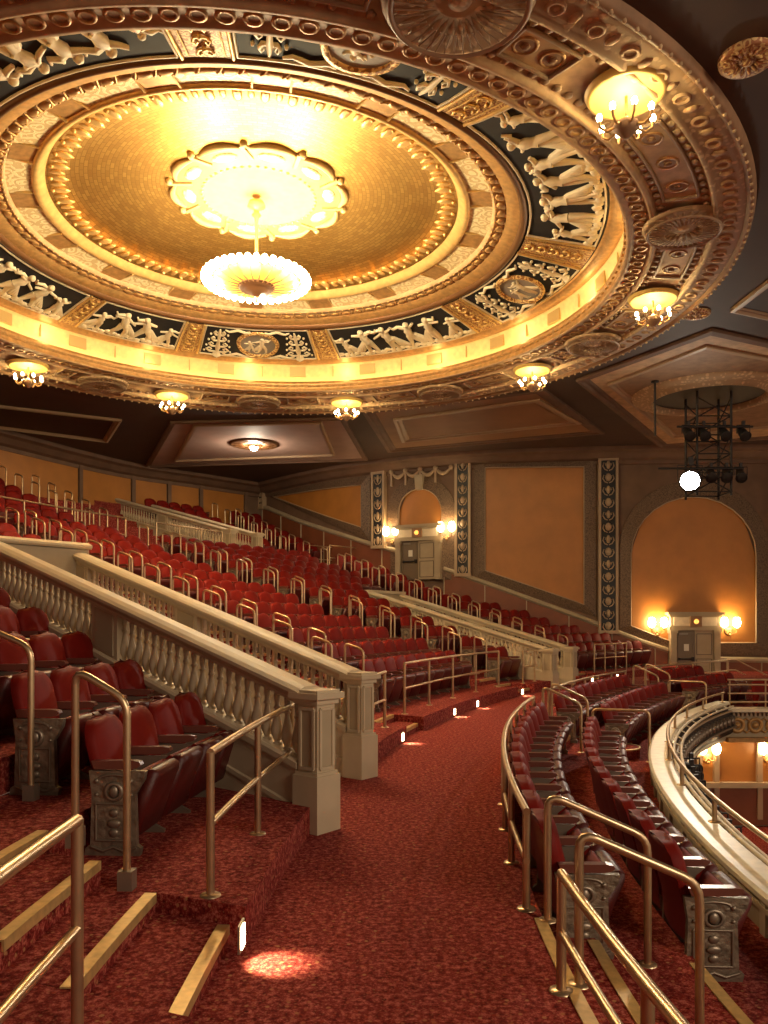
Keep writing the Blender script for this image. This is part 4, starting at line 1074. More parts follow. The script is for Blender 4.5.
# ================================================================ BALUSTRADES
def baluster_mesh(h):
    pr = [(.045, 0), (.055, 0), (.055, .06), (.028, .08), (.035, .11), (.060, .20), (.064, .28), (.045, .42), (.026, .56), (.024, .60), (.038, .62), (.038, .645), (.024, .66), (.028, .74), (.036, .82), (.030, .87), (.055, .90), (.055, 1.0), (0, 1.0)]
    mb = MB()
    mb.lathe([(r*.86, z*h) for r, z in pr], 9); return mb.mesh('baluster')
def balustrade(name, p, u, L_, slope, ztop, label, hb=.52, newel=True, zbase=0, nw=.235, spacing=.128, dn=None, bot=None, up_end=None, maxz=None):
    ang_ = atan2(u.y, u.x); t = empty(name, (p.x, p.y, zbase), ang_)
    tag(t, label, 'balustrade')
    H = ztop-zbase
    zt = lambda x: min(H+slope*x, maxz-zbase if maxz else 99)
    rb, hb_ = .13, hb
    fr = []; xs = [nw*.5]+[nw*.5+(L_-nw*.5)*k/10 for k in range(1, 11)]
    tanv = Vector((1, 0, slope)).normalized()
    # stringer: solid stone base below the balusters
    xs2 = xs; mb = MB(); vs = []
    for x in xs2:
        ztp = zt(x)-rb-hb_; vs += [(x, -.10, ztp), (x, .10, ztp), (x, .10, max(-2.2, ztp-1.15)), (x, -.10, max(-2.2, ztp-1.15))]
    n_ = len(xs2); mb.add(vs, [(4*k+j, 4*k+4+j, 4*k+4+(j+1) % 4, 4*k+(j+1) % 4) for k in range(n_-1) for j in range(4)]+[(0, 1, 2, 3), (4*n_-1, 4*n_-2, 4*n_-3, 4*n_-4)])
    st_ = obj('stringer', mb, STONE, t)
    mb = MB()
    for dz, hw_, th in ((0, .125, .05), (-.38, .115, .04)):
        mb.sweep([((x, 0, zt(x)-rb-hb_+dz), (0, 1, 0), (0, 0, 1)) for x in xs2], [(-hw_, 0), (-hw_, -th), (hw_, -th), (hw_, 0), (hw_*.8, .02), (-hw_*.8, .02)])
    obj('stringer_moulding', mb, STONE, st_)
    prof = [(-.13, -.03), (-.16, .0), (-.16, .03), (-.12, .055), (-.06, .075), (.06, .075), (.12, .055), (.16, .03), (.16, 0), (.13, -.03), (.10, -.06), (.10, -.09), (-.10, -.09), (-.10, -.06)]
    obj('top_rail', MB().sweep([((x, 0, zt(x)-.065), (0, 1, 0), (0, 0, 1)) for x in [nw*.5-.05]+xs[1:]], prof), STONE, t)
    bm = baluster_mesh(hb_+.03); bm.materials.append(CREAM if False else STONE)
    xx = nw*.5+.10; cnt_ = 0; nxt = 3.15 if L_ > 5 else 99; npan = 0
    while xx < L_-.1:
        if xx > nxt-.25+(2.55*npan) and npan < 3:                      # solid panel block in the run
            xc = xx+.12; z0 = zt(xc)-rb-hb_-.02; a_ = MB()
            hwid = .24; sl_ = slope if maxz is None or H+slope*xc < maxz-zbase else 0
            vs = []
            for y in (-.09, .09): vs += [(xc-hwid, y, z0-sl_*hwid), (xc+hwid, y, z0+sl_*hwid), (xc+hwid, y, z0+hb_+.08+sl_*hwid), (xc-hwid, y, z0+hb_+.08-sl_*hwid)]
            a_.add(vs, [(0, 1, 2, 3), (7, 6, 5, 4), (0, 4, 5, 1), (1, 5, 6, 2), (2, 6, 7, 3), (3, 7, 4, 0)]); pb = obj('panel_block', a_, STONE, t)
            a_ = MB(); k_ = .17
            vs = []
            for y in (-.10, .10): vs += [(xc-k_, y, z0-sl_*k_+.07), (xc+k_, y, z0+sl_*k_+.07), (xc+k_, y, z0+hb_-.02+sl_*k_), (xc-k_, y, z0+hb_-.02-sl_*k_)]
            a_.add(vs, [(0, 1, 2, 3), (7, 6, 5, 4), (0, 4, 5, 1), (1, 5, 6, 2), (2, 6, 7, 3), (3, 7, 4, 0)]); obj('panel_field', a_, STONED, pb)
            npan += 1; xx = xc+hwid+.12; continue
        z = zt(xx)-rb-hb_-.01
        o = bpy.data.objects.new('baluster', bm); COL.objects.link(o); o.parent = t; o.location = (xx, 0, z); cnt_ += 1
        xx += spacing
    if newel:
        w_ = nw
        mb = MB()
        nb = MB().box((0, 0, H*.20), (w_+.05, w_+.05, H*.40)); nb.box((0, 0, H*.41), (w_+.02, w_+.02, .03)); nb.box((0, 0, H*.66), (w_-.02, w_-.02, H*.52)); 
        nb.box((0, 0, H-.09), (w_+.03, w_+.03, .05)); nb.box((0, 0, H-.045), (w_+.10, w_+.10, .05)); nb.box((0, 0, H-.012), (w_+.04, w_+.04, .03))
        nw_ = obj('newel_post', nb, STONE, t)
        mb = MB(); hh = H*.42; zc = H*.66
        for a in range(4):
            R = Matrix.Rotation(a*pi/2, 4, 'Z'); y = w_/2-.005
            for dx, dz, sx, sz in ((0, hh/2, w_*.66, .025), (0, -hh/2, w_*.66, .025), (w_*.32, 0, .025, hh), (-w_*.32, 0, .025, hh)): mb.box((dx, y, zc+dz), (sx, .025, sz), R)
        obj('newel_moulding', mb, STONE, nw_)
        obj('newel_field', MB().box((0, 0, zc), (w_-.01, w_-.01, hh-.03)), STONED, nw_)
    return t
bA = balustrade('stone_balustrade', A0, U, LA, .284, 1.18, 'pale stone balustrade nearest the camera, sloping up behind the front-left seats', maxz=2.98)
bB = balustrade('stone_balustrade', B0, U, LB, .288, 1.18, 'pale stone balustrade behind the nearest one, on the far side of the opening', maxz=2.98)
# the two end in a solid cross wall
pa, pb = A0+U*LA, B0+U*LB
dv = pb-pa; t = empty('balustrade_end_wall', (pa.x, pa.y, 0), atan2(dv.y, dv.x)); tag(t, 'solid panelled stone wall joining the upper ends of the two near balustrades', 'low wall')
obj('wall_block', MB().box((dv.length/2, 0, 1.62), (dv.length+.2, .2, 2.54)), STONED, t)
obj('coping', MB().sweep([((x, 0, 2.93), (0, 1, 0), (0, 0, 1)) for x in (-.15, dv.length+.15)], [(-.13, -.03), (-.16, 0), (-.16, .03), (-.06, .075), (.06, .075), (.16, .03), (.16, 0), (.13, -.03)]), STONE, t)
bC = balustrade('stone_balustrade', C0, U, LC, .27, 1.05, 'pale stone balustrade in the middle of the seating, nearer of that pair', maxz=2.75, nw=.31)
bE = balustrade('stone_balustrade', E0, U, LE, .27, 1.05, 'pale stone balustrade in the middle of the seating, farther of that pair', maxz=2.75, nw=.31)
pa, pb = C0+U*LC, E0+U*LE; dv = pb-pa; t = empty('balustrade_end_wall', (pa.x, pa.y, 0), atan2(dv.y, dv.x)); tag(t, 'stone wall joining the upper ends of the middle pair of balustrades', 'low wall')
obj('wall_block', MB().box((dv.length/2, 0, 1.6), (dv.length+.2, .2, 2.1)), STONED, t); obj('coping', MB().box((dv.length/2, 0, 2.70), (dv.length+.3, .3, .09)), STONE, t)
D0 = P(RX0+.25, 35.8, 0); UD = Vector((-.86, .51, 0)).normalized()
D1 = D0+Vector((UD.y, -UD.x, 0))*-2.0 if False else P(RX0+.25, 37.7, 0)
bD = balustrade('stone_balustrade', D0, UD, 5.4, .27, ZX+1.1, 'pale stone balustrade in the upper seating under the rear wall, nearer of that pair', zbase=ZX, nw=.30)
bG = balustrade('stone_balustrade', D1, UD, 5.0, .27, ZX+1.1, 'pale stone balustrade in the upper seating under the rear wall, farther of that pair', zbase=ZX, nw=.30)

# ================================================================ BRASS RAILS
def arc_rail(r, a0, a1, z, h, posts, label, d=False, mid=True, rad_=.024, group=None, flange=True, name='guard_rail', drops=True):
    c = P(r, (a0+a1)/2, z, d); t = empty(name, c); tag(t, label, 'handrail', group)
    n_ = max(4, int(abs(a1-a0)*1.2)); pts = [P(r, a0+(a1-a0)*k/n_, z+h, d)-c for k in range(n_+1)]
    obj('top_rail', MB().tube(pts, rad_, 8), BRASS, t)
    if mid: obj('mid_rail', MB().tube([p-Vector((0, 0, h*.5)) for p in pts], rad_*.85, 8), BRASS, t)
    for a in posts:
        p = P(r, a, z, d)-c; ps = obj('post', MB().tube([p, p+Vector((0, 0, h))], rad_, 8), BRASS, t)
        if flange: obj('floor_flange', MB().lathe([(0, .012), (.055, .01), (.06, 0)], 12, p), BRASS, ps)
    return t
def arcs(a0, a1, n): return [a0+(a1-a0)*k/(n-1) for k in range(n)]
arc_rail(27.68, 1.6, 6.9, .22, .80, [1.6, 4.3, 6.85], 'brass guard rail on the platform edge in front of the nearest red seats', True)
arc_rail(27.84, -7.5, -1.55, .22, .80, [-1.55, -4.2, -7.4], 'brass guard rail in the bottom left corner, nearest the camera', True)
arc_rail(27.70, 12.0, 16.6, .22, .80, [12.1, 16.5], 'short brass guard rail just beyond the farther stone newel post', True)
arc_rail(27.85, 20.0, 32.2, .22, .84, arcs(20, 32.2, 5), 'long brass guard rail with five posts before the middle block of seats', True)
arc_rail(27.75, 35.0, 36.6, .22, .80, arcs(35, 36.6, 2), 'short brass guard rail left of the middle stone newel posts', True)
arc_rail(25.86, 2.55, 19.3, 0, .60, arcs(2.6, 19.2, 9), 'curved low brass rail along the right side of the red aisle')
arc_rail(25.86, -8, .2, 0, .56, [.2, -2.4, -5.0, -7.6], 'low brass rail running out of the bottom right corner')
arc_rail(25.86, 22.3, 35.6, 0, .60, arcs(22.4, 35.5, 7), 'low brass rail behind the far lower seats, beyond the loop rails')
arc_rail(25.86, 38.4, 50, 0, .62, arcs(38.5, 50, 6), 'low brass rail in front of the lower door')
arc_rail(RX0+.08, 11.0, 29.0, ZX, .95, arcs(11, 29, 8), 'long brass rail at the front of the upper cross aisle, left stretch', True, flange=False)
arc_rail(RX0+.08, 30.8, 35.0, ZX, .95, arcs(30.8, 35.0, 4), 'long brass rail at the front of the upper cross aisle, middle stretch', True, flange=False)
arc_rail(RX0+.08, 43.0, 47.5, ZX, .95, arcs(43, 47.5, 3), 'brass rail at the front of the upper cross aisle, before the upper door', True, flange=False)
arc_rail(RX1+.02, 43.2, 47.4, ZX, 1.05, arcs(43.2, 47.4, 4), 'brass rail left of the upper door, behind the cross aisle', True, flange=False)
arc_rail(27.85, 45.2, 49.5, .22, .85, arcs(45.2, 49.5, 4), 'brass guard rail left of the lower door', True, flange=False)
# rail on the parapet ledge
pr = arc_rail(23.93, -9, 38.0, ZL, .22, [-7.5+4.1*k for k in range(12)], 'brass rail standing on the pale ledge of the curved balcony front', False, mid=False, flange=True, name='parapet_rail')
t = empty('box_rail', (EX+.1, EY+.06, -.26)); tag(t, 'straight brass rails over the box front at the right edge', 'handrail')
for z in (.14, .34, .54, .66): obj('bar', MB().tube([(0, 0, z), (6, 0, z)], .022, 6), BRASS, t)
for k in range(8): obj('post', MB().tube([(.05+k*.84, 0, 0), (.05+k*.84, 0, .66)], .02, 6), BRASS, t)
# rails by the lower door
pR = [(720, 661), (768, 690)]
for i, (a, b_, lab) in enumerate((((716, 661), (757, 687), 'upper'), ((714, 668), (738, 682), 'lower'))):
    pass
t = empty('stair_handrail', (11.4, 26.6, -.3)); tag(t, 'brass handrail sloping down to the right of the lower door', 'handrail')
obj('top_rail', MB().tube([(0, 0, .80), (.3, 0, .80), (1.9, -.5, -.10), (2.3, -.5, -.10)], .022, 6), BRASS, t)
obj('mid_rail', MB().tube([(0, 0, .45), (.3, 0, .45), (1.9, -.5, -.42)], .018, 6), BRASS, t)
for x, y, z0, z1 in ((.05, 0, 0, .8), (1.1, -.25, -.45, .33), (1.95, -.5, -.8, -.10)): obj('post', MB().tube([(x, y, z0), (x, y, z1)], .02, 6), BRASS, t)

# loop handrails over the steps: local x points downhill (towards the hall), z = 0 at the lower foot
def loop_mesh(run, h0, h1, zu, r=.023):
    """lower post at x=run, foot z=0, top h0; upper post at x=0, foot zu, top zu+h1"""
    R = .09; T0 = Vector((0, 0, zu+h1)); T1 = Vector((run, 0, h0)); d = (T1-T0).normalized()
    def bend(c, a, b_): return [c+a*R*(1-t)**2+b_*R*t**2 for t in (0, .25, .5, .75, 1)]
    path = [Vector((0, 0, zu))]+bend(T0, Vector((0, 0, -1)), d)+bend(T1, -d, Vector((0, 0, -1)))+[Vector((run, 0, 0))]
    return MB().tube(path, r, 8)
def loop_rail(loc, rz, run, h0, h1, zu, label, group, boxes=True, share={}):
    key = (round(run, 2), round(h0, 2), round(h1, 2), round(zu, 2), boxes)
    if key not in share:
        share[key] = (loop_mesh(run, h0, h1, zu).mesh('loop'), MB().box((0, 0, .055), (.085, .085, .11)).mesh('foot_box') if boxes else MB().lathe([(0, .012), (.05, .01), (.055, 0)], 12).mesh('floor_flange'))
        share[key][0].materials.append(BRASS); share[key][1].materials.append(PEWTER if boxes else BRASS)
    t = empty('loop_handrail', loc, rz); tag(t, label, 'handrail', group)
    obj('loop', share[key][0], None, t)
    for x, z in ((run, 0), (0, zu)): obj('foot_box' if boxes else 'floor_flange', share[key][1], None, t, (x, 0, z))
    return t
SIDE_TXT = {1: 'steps nearest the balustrades', 2: 'steps left of the middle balustrades', 3: 'steps nearest the side wall'}
def loops_for(q, st, ks, run=.34, sides=(-1, 1), hgt=.92):
    for k in ks:
        for sd in sides:
            r_lo = row_rho(k)+(.05 if sd < 0 else -.15)      # lower foot
            ph = off(st, sd*(HW-.02))(r_lo); z = row_z(k) if sd < 0 else row_z(k)-.135
            if k == 1: 
                continue
            p = P(r_lo, ph, z); rz = -rad(ph)
            c0 = P(r_lo+run, ph, 0)
            x, y = to_px(p)
            if not (-60 < x < 800): continue
            lab = f'brass loop handrail, {ORD[k]} row up, {"near" if sd<0 else "far"} side, {SIDE_TXT[q]}'
            loop_rail(c0*1.0+Vector((0, 0, z)), rz, run, hgt, hgt-.02, .135, lab, 'loop handrails on the stepped gangways')
loops_for(1, st2, range(2, KX)); loops_for(2, st3, range(2, KX)); loops_for(3, st4, range(2, KX))
for q, st in ((2, st3), (3, st4)):
    for j in range(1, 10):
        for sd in (-1, 1):
            r_lo = up_rho(j)+(.05 if sd < 0 else -.15); ph = off(st, sd*(HW-.02))(r_lo); z = up_z(j)-(0 if sd < 0 else .135)
            p = P(r_lo, ph, z)
            if not inside(p.x, p.y, 1.0) or not (-60 < to_px(p)[0] < 800): continue
            c0 = P(r_lo+.36, ph, z)
            loop_rail(c0, -rad(ph), .36, .92, .90, .135, f'loop handrail, {ORD[j]} row above the cross aisle, {"near" if sd<0 else "far"} side, {SIDE_TXT[q]}', 'loop handrails in the upper seating')
# foreground steps: the two big loops at the left
for (px, py, z, lab, run) in ((127, 889, .22, 'tall brass loop handrail beside the front-row end seat, second from the left edge', .30), (31, 800, .49, 'tall brass loop handrail cut by the left edge of the photo', .42)):
    p = at_z(px, py, z); ph = phi_of(p.x, p.y); d = Vector((-cos(rad(ph)), sin(rad(ph)), 0))
    loop_rail(p+d*run, -rad(ph), run, 1.08, 1.02, .24, lab, 'loop handrails on the stepped gangways')
for k in (4, 5, 6):
    p = P(row_rho(k)-.1, off(st1, .45)(row_rho(k)), row_z(k-1)+.135)
# lower steps
for (ph, lab) in ((2.2, 'dark brass loop handrail over the near lower steps, farther of the two'), (.35, 'dark brass loop handrail over the near lower steps, nearer of the two'),
                  (19.9, 'brass loop handrail over the far lower steps, nearer of the two'), (21.8, 'brass loop handrail over the far lower steps, farther of the two'),
                  (36.1, 'brass loop handrail by the lower steps nearest the side wall, left one'), (38.0, 'brass loop handrail by the lower steps nearest the side wall, right one')):
    p = P(25.76, ph, ZP, False); 
    loop_rail(p, -rad(ph), .58, .74, .74, -ZP, lab, 'loop handrails on the lower steps', boxes=False)
for ph in (20.8,):
    p = P(25.05, ph, ZQ, False); loop_rail(p, -rad(ph), .85, .78, .78, 0, 'square brass loop rail beside the second lower row, by the balcony ledge', 'loop handrails on the lower steps', boxes=False)
p = P(25.05, 36.8, ZQ, False); loop_rail(p, -rad(36.8), .85, .78, .78, 0, 'brass loop rail by the balcony ledge, nearest the lower door', 'loop handrails on the lower steps', boxes=False)
t = empty('carpeted_step', P(24.62, 21.6, ZQ, False), -rad(21.6)); tag(t, 'small rounded red carpeted step with a brass nose by the balcony ledge', 'step')
pts = [(.26*cos(a), .34*sin(a)) for a in [k*2*pi/20 for k in range(20)]]
obj('step_body', MB().add([(x, y, 0) for x, y in pts]+[(x, y, .16) for x, y in pts], [(i, (i+1) % 20, 20+(i+1) % 20, 20+i) for i in range(20)]+[tuple(range(20, 40))]), CARPET, t)
obj('step_nose', MB().tube([(x*1.01, y*1.01, .155) for x, y in pts[-5:]+pts[:6]], .016, 5), NOSE, t)

# lighting pipes carried outside the balcony front, with small black spotlights
pp = empty('lighting_pipe', P(23.7, 15, ZL, False)); tag(pp, 'pair of curved pale lighting pipes following the outside of the balcony front', 'lighting pipe')
o_ = P(23.7, 15, ZL, False)
for r_, z_ in ((23.84, ZL-.03), (23.74, ZL-.08)): obj('pipe', MB().tube([P(r_, -9+47*k/80, z_, False)-o_ for k in range(81)], .022, 6), CREAM, pp)
for k in range(24): 
    ph = -7+k*1.9; obj('tie', MB().tube([P(23.93, ph, ZL-.06, False)-o_, P(23.84, ph, ZL-.03, False)-o_, P(23.74, ph, ZL-.08, False)-o_], .014, 5), CREAM, pp)
for k in range(8):
    ph = 11+k*1.5; p = P(23.60, ph, ZL-.42, False)
    spotlight(p, (p.x+3, p.y-4, -1.5), f'small black spotlight hung outside the balcony front, {ORD[k+1]} of that row from the near end', s=.75)['group'] = 'spotlights outside the balcony front'

# ================================================================ STEP LIGHTS
def step_light(px, py, z, label, r=None, pw=2.2, face=1):
    p = at_z(px, py, z)
    if r is not None:
        ph = phi_of(p.x, p.y)
        for _ in range(30):                          # slide along the sight line to the riser
            m_ = (px-CX)/F; best = None
        lo, hi = 2.0, 30.0
        f = lambda Y: rho_of((px-CX)/F*Y, Y)-r
        ys = [2+.05*i for i in range(520)]; s_ = [f(y) for y in ys]; c = [ys[i] for i in range(len(ys)-1) if s_[i]*s_[i+1] <= 0]
        Y = min(c, key=lambda y: abs(y-p.y)) if c else p.y; p = Vector(((px-CX)/F*Y, Y, EYE+(HZ-py)*Y/F)); p.z = min(max(p.z, .09), .16)
    ph = phi_of(p.x, p.y)
    t = empty('step_light', p, -rad(ph)); tag(t, label, 'step light', 'step lights along the red aisle')
    obj('light_frame', MB().box((.006, 0, 0), (.012, .13, .14)), PEWTER, t)
    obj('light_lens', MB().box((.014, 0, .0), (.012, .085, .11)), STEPL, t)
    l = bpy.data.lights.new('step_glow', 'SPOT'); l.energy = pw*4.5; l.color = (1, .92, .55); l.spot_size = rad(76); l.spot_blend = .5; l.shadow_soft_size = .03
    o = bpy.data.objects.new('step_glow', l); COL.objects.link(o); o.parent = t; o.location = (.06, 0, .05)
    o.rotation_euler = (0, -rad(28), 0)
    return t
RSR = 27.45
step_light(240, 936, .1, 'lit step light in the platform riser nearest the camera', RSR, 7)
step_light(402, 745, .1, 'lit step light just beyond the second stone newel post', RSR, 6)
step_light(454, 715, .1, 'lit step light left of centre under the long brass guard rail', RSR, 6)
step_light(477, 705, .1, 'lit step light right of centre under the long brass guard rail', RSR, 6)
step_light(522, 694, .1, 'lit step light at the bend of the aisle by the loop rails', RSR, 6)
step_light(592, 682, .1, 'lit step light behind the far lower seats, left of three', RSR, 5)
step_light(617, 680, .1, 'lit step light behind the far lower seats, middle of three', RSR, 5)
step_light(650, 677, .1, 'lit step light behind the far lower seats, right of three', RSR, 5)
t = empty('globe_lamp', (at_z(734, 682, -.2).x*.93, at_z(734, 682, -.2).y*.93, EYE-60*at_z(734, 682, -.2).y*.93/F)); tag(t, 'small round lit lamp right of the lower door beside the sloping handrail', 'lamp')
obj('globe', MB().ball((0, 0, 0), .09, 10, 8), BULBS, t); obj('globe_bracket', MB().tube([(0, 0, -.08), (0, 0, -.7)], .02, 6), IRON, t)
# ================================================================ SEATS
# local frame: +x forward (towards the hall), y along the row, z up; origin on the floor under the back foot of the seat
SW = .585
def seat_parts(w_=.54):
    hw_ = w_/2
    # backrest: padded, rounded top, reclined
    mb = MB(); rows = []; n_ = 12
    def outline(t):          # half width at height t (0..1)
        if t < .62: return hw_*(.93+.07*t/.62)
        s_ = (t-.62)/.38; return hw_*(1-s_**2.6*.42)*(1.0 if s_ < 1 else 0)
    Hh = .56; z0 = .34; vs = []; ts = [0, .15, .35, .55, .7, .82, .91, .965, 1.0]; cols = [-1, -.86, -.55, -.2, .2, .55, .86, 1]
    for t in ts:
        o_ = outline(t)*(1 if t < 1 else .80); x0 = -.02-.13*t
        for c in cols:
            pad = .055*(1-abs(c)**3)*(1-max(0, (t-.85)/.15)**2*.8)*(1 if t > 0 else .6)
            vs.append((x0+pad+.02, c*o_, z0+Hh*t-(.02*abs(c)**2 if t > .9 else 0)))
    m_ = len(cols); fs = [(i*m_+k, i*m_+k+1, (i+1)*m_+k+1, (i+1)*m_+k) for i in range(len(ts)-1) for k in range(m_-1)]
    back_off = len(vs)
    for i, t in enumerate(ts):
        o_ = outline(t)*(1 if t < 1 else .80); x0 = -.02-.13*t
        for c in (-1, 1): vs.append((x0-.035, c*o_*.97, z0+Hh*t-(.02 if t > .9 else 0)-(.01 if t == 1 else 0)))
    # edges joining pad to shell
    for i in range(len(ts)-1):
        fs.append((i*m_, (i+1)*m_, back_off+2*(i+1), back_off+2*i)); fs.append((i*m_+m_-1, back_off+2*i+1, back_off+2*(i+1)+1, (i+1)*m_+m_-1))
    L_ = len(ts)-1; fs.append(tuple([L_*m_+k for k in range(m_)]+[back_off+2*L_+1, back_off+2*L_]))
    mb.add(vs, fs, True); backrest = mb.mesh('backrest')
    # back shell
    mb = MB(); vs = []
    for i, t in enumerate(ts):
        o_ = outline(t)*(1 if t < 1 else .80); x0 = -.02-.13*t
        for c in (-1, 0, 1): vs.append((x0-.037-.03*(1-abs(c)), c*o_*.97, z0-.12*(t == 0)+Hh*t-(.02*abs(c) if t > .9 else 0)))
    mb.add(vs, [(3*i+k, 3*i+3+k, 3*i+4+k, 3*i+1+k) for i in range(len(ts)-1) for k in (0, 1)], True); shell = mb.mesh('back_shell')
    # tipped-up seat: thick wedge standing on edge
    pts = [(.09, .13), (.13, .09), (.19, .10), (.27, .32), (.335, .49), (.335, .53), (.30, .555), (.25, .545), (.15, .30)]
    mb = MB(); hs = hw_-.035; n2 = len(pts)
    vs = [(x, y*hs, z) for y in (-1, -.88, .88, 1) for x, z in [((px if abs(y) < 1 else px*.94+.01), (pz if abs(y) < 1 else pz*.97+.01)) for px, pz in pts]]
    fs = [(j*n2+i, j*n2+(i+1) % n2, (j+1)*n2+(i+1) % n2, (j+1)*n2+i) for j in range(3) for i in range(n2)]+[tuple(range(n2-1, -1, -1)), tuple(range(3*n2, 4*n2))]
    mb.add(vs, fs, True); pan = mb.mesh('seat_pan')
    mb = MB(); hs = hw_-.045
    mb.prism_y([(.245, .535), (.215, .548), (.175, .51), (.09, .31), (.05, .18), (.085, .14), (.145, .30)], -hs, hs, None, True); cush = mb.mesh('seat_cushion')
    # arm with rounded front, on a slim standard
    def arm(y): return MB().prism_y([(-.06, .565), (.19, .57), (.23, .578), (.25, .598), (.24, .618), (.20, .625), (-.08, .62)], y-.032, y+.032).mesh('armrest')
    def standard(y):
        m2 = MB().prism_y([(-.10, .02), (-.10, 0), (.20, 0), (.20, .02), (.12, .06), (.10, .30), (.16, .50), (.22, .555), (-.06, .555), (-.05, .3), (-.06, .06)], y-.018, y+.018); return m2.mesh('standard')
    def endp(y):
        m2 = MB().prism_y([(-.13, 0), (.24, 0), (.25, .05), (.22, .07), (.21, .40), (.27, .50), (.28, .555), (-.10, .555), (-.08, .40), (-.09, .07), (-.12, .05)], y-.024, y+.024)
        return m2.mesh('end_panel')
    def crest(y, sg):
        m2 = MB(); yy = y+sg*.026
        Mx = Matrix.Translation((.07, yy, .42)) @ Matrix.Rotation(pi/2, 4, 'X')
        m2.lathe([(.045, -.012), (.06, -.016), (.07, 0), (.06, .016), (.045, .012)], 12, M=Mx); m2.ball((.07, yy, .42), 1, 8, 6, (.035, .02, .045))
        for a, b_ in (((-.05, .10), (-.05, .34)), ((.18, .10), (.18, .34)), ((-.05, .34), (.18, .34)), ((-.05, .10), (.18, .10))): m2.tube([(a[0], yy, a[1]), (b_[0], yy, b_[1])], .008, 5)
        for zz, rr_ in ((.15, .035), (.21, .05), (.28, .035)): m2.ball((.07, yy, zz), 1, 8, 5, (rr_, .014, .03))
        m2.tube([(-.08, yy, .06), (.0, yy, .03), (.07, yy, .06), (.14, yy, .03), (.22, yy, .06)], .012, 5)
        for xx_ in (-.045, .185): m2.ball((xx_, yy, .49), .018, 6, 4); m2.ball((xx_, yy, .40), .014, 6, 4)
        m2.tube([(.07+.10*cos(a), yy, .50+.03*sin(a)) for a in [pi*k/8 for k in range(9)]], .009, 5)
        return m2.mesh('end_crest')
    return dict(cushion=cush, backrest=backrest, shell=shell, pan=pan, arm=arm, standard=standard, endp=endp, crest=crest)
SP = seat_parts()
for k, mt in (('cushion', VELVET), ('backrest', VELVET), ('shell', SHELL), ('pan', LEATHER)): SP[k].materials.append(mt)
ARMR = SP['arm'](SW/2); ARML = SP['arm'](-SW/2); STDR = SP['standard'](SW/2); STDL = SP['standard'](-SW/2)
ENDL = SP['endp'](-SW/2); ENDR = SP['endp'](SW/2); CRL = SP['crest'](-SW/2, -1); CRR = SP['crest'](SW/2, 1)
for a, mt in ((ARMR, ARM), (ARML, ARM), (STDR, PEWTER), (STDL, PEWTER), (ENDL, PEWTERR), (ENDR, PEWTERR), (CRL, PEWTER), (CRR, PEWTER)): a.materials.append(mt)

def in_open(p):
    for a, b_, L_ in ((A0, B0, LA), (C0, E0, LC)):
        q = p-a; t = q.dot(U); n_ = Vector((-U.y, U.x, 0)); n_ = n_ if n_.dot(b_-a) > 0 else -n_; s_ = q.dot(n_)
        wd = (b_-a).dot(n_)
        if -.2 < t < L_+1.05 and .1 < s_ < wd+.35: return True
    return False
def row_seats(sec, fL, fR, rho, z, rowtxt, d=True, both_end=True, marg=.10, flip=False, seat_r=.62):
    """positions of the seats in one row between two plan curves"""
    out = []; rr = rho+seat_r
    a0, a1 = fL(rr)+math.degrees(marg/rr), fR(rr)-math.degrees(marg/rr)
    n_ = int(rad(a1-a0)*rr/SW)
    if n_ < 1: return out
    step = math.degrees(SW*1.0/rr) if True else (a1-a0)/n_
    if flip: a0 = a1-n_*step
    for k in range(n_):
        ph = a0+(k+.5)*step; p = P(rr, ph, z, d)
        if d and not inside(p.x, p.y, .45): break
        if in_open(p): continue
        out.append([sec, rowtxt, k, n_, ph, p])
    for s_ in out: s_[3] = len(out)
    return out
ALL = []
for k in range(1, KX):
    r = row_rho(k)+(.5 if k == 1 else 0); z = row_z(k); split = row_rho(k) < RV-.3
    rt = f'{ORD[k]} row'
    ALL += row_seats('left of the foreground steps', K(-8), off(st1, -HW-.1), r, z, rt, flip=True)
    if split:
        f0 = (lambda r_, k=k: max(off(st1, HW+.1)(r_), 2.45+.9*(k-1)))
        ALL += row_seats('before the nearest balustrade', f0, off(phA, .0), r, z, rt, flip=True, marg=.0)
        ALL += row_seats('in the middle block', off(st2, HW), off(st3, -HW), r, z, rt)
        ALL += row_seats('left of the middle balustrades', off(st3, HW), lambda r_: off(phC, -.2)(r_-.3), r, z, rt, flip=True)
        ALL += row_seats('right of the middle balustrades', lambda r_: off(phE, .2)(r_+.2), off(st4, -HW), r, z, rt)
    else:
        ALL += row_seats('behind the near balustrades', off(st1, HW+.1), off(st2, -HW), r, z, rt, flip=True)
        ALL += row_seats('in the middle block', off(st2, HW), off(st3, -HW), r, z, rt)
        ALL += row_seats('right of the middle block', off(st3, HW), off(st4, -HW), r, z, rt)
    ALL += row_seats('along the side wall', off(st4, HW), K(60), r, z, rt)
for j in range(1, 11):
    r, z = up_rho(j), up_z(j); rt = f'{ORD[j]} row above the cross aisle'
    ALL += row_seats('upper left', K(12), off(st3, -HW), r, z, rt, flip=True)
    if r < RX1+4.2:
        ALL += row_seats('upper right', off(line_phi(D1, UD), .15), off(st4, -HW), r, z, rt)
    else: ALL += row_seats('upper middle', off(st3, HW), off(st4, -HW), r, z, rt)
    ALL += row_seats('upper right wall', off(st4, HW), K(60), r, z, rt)
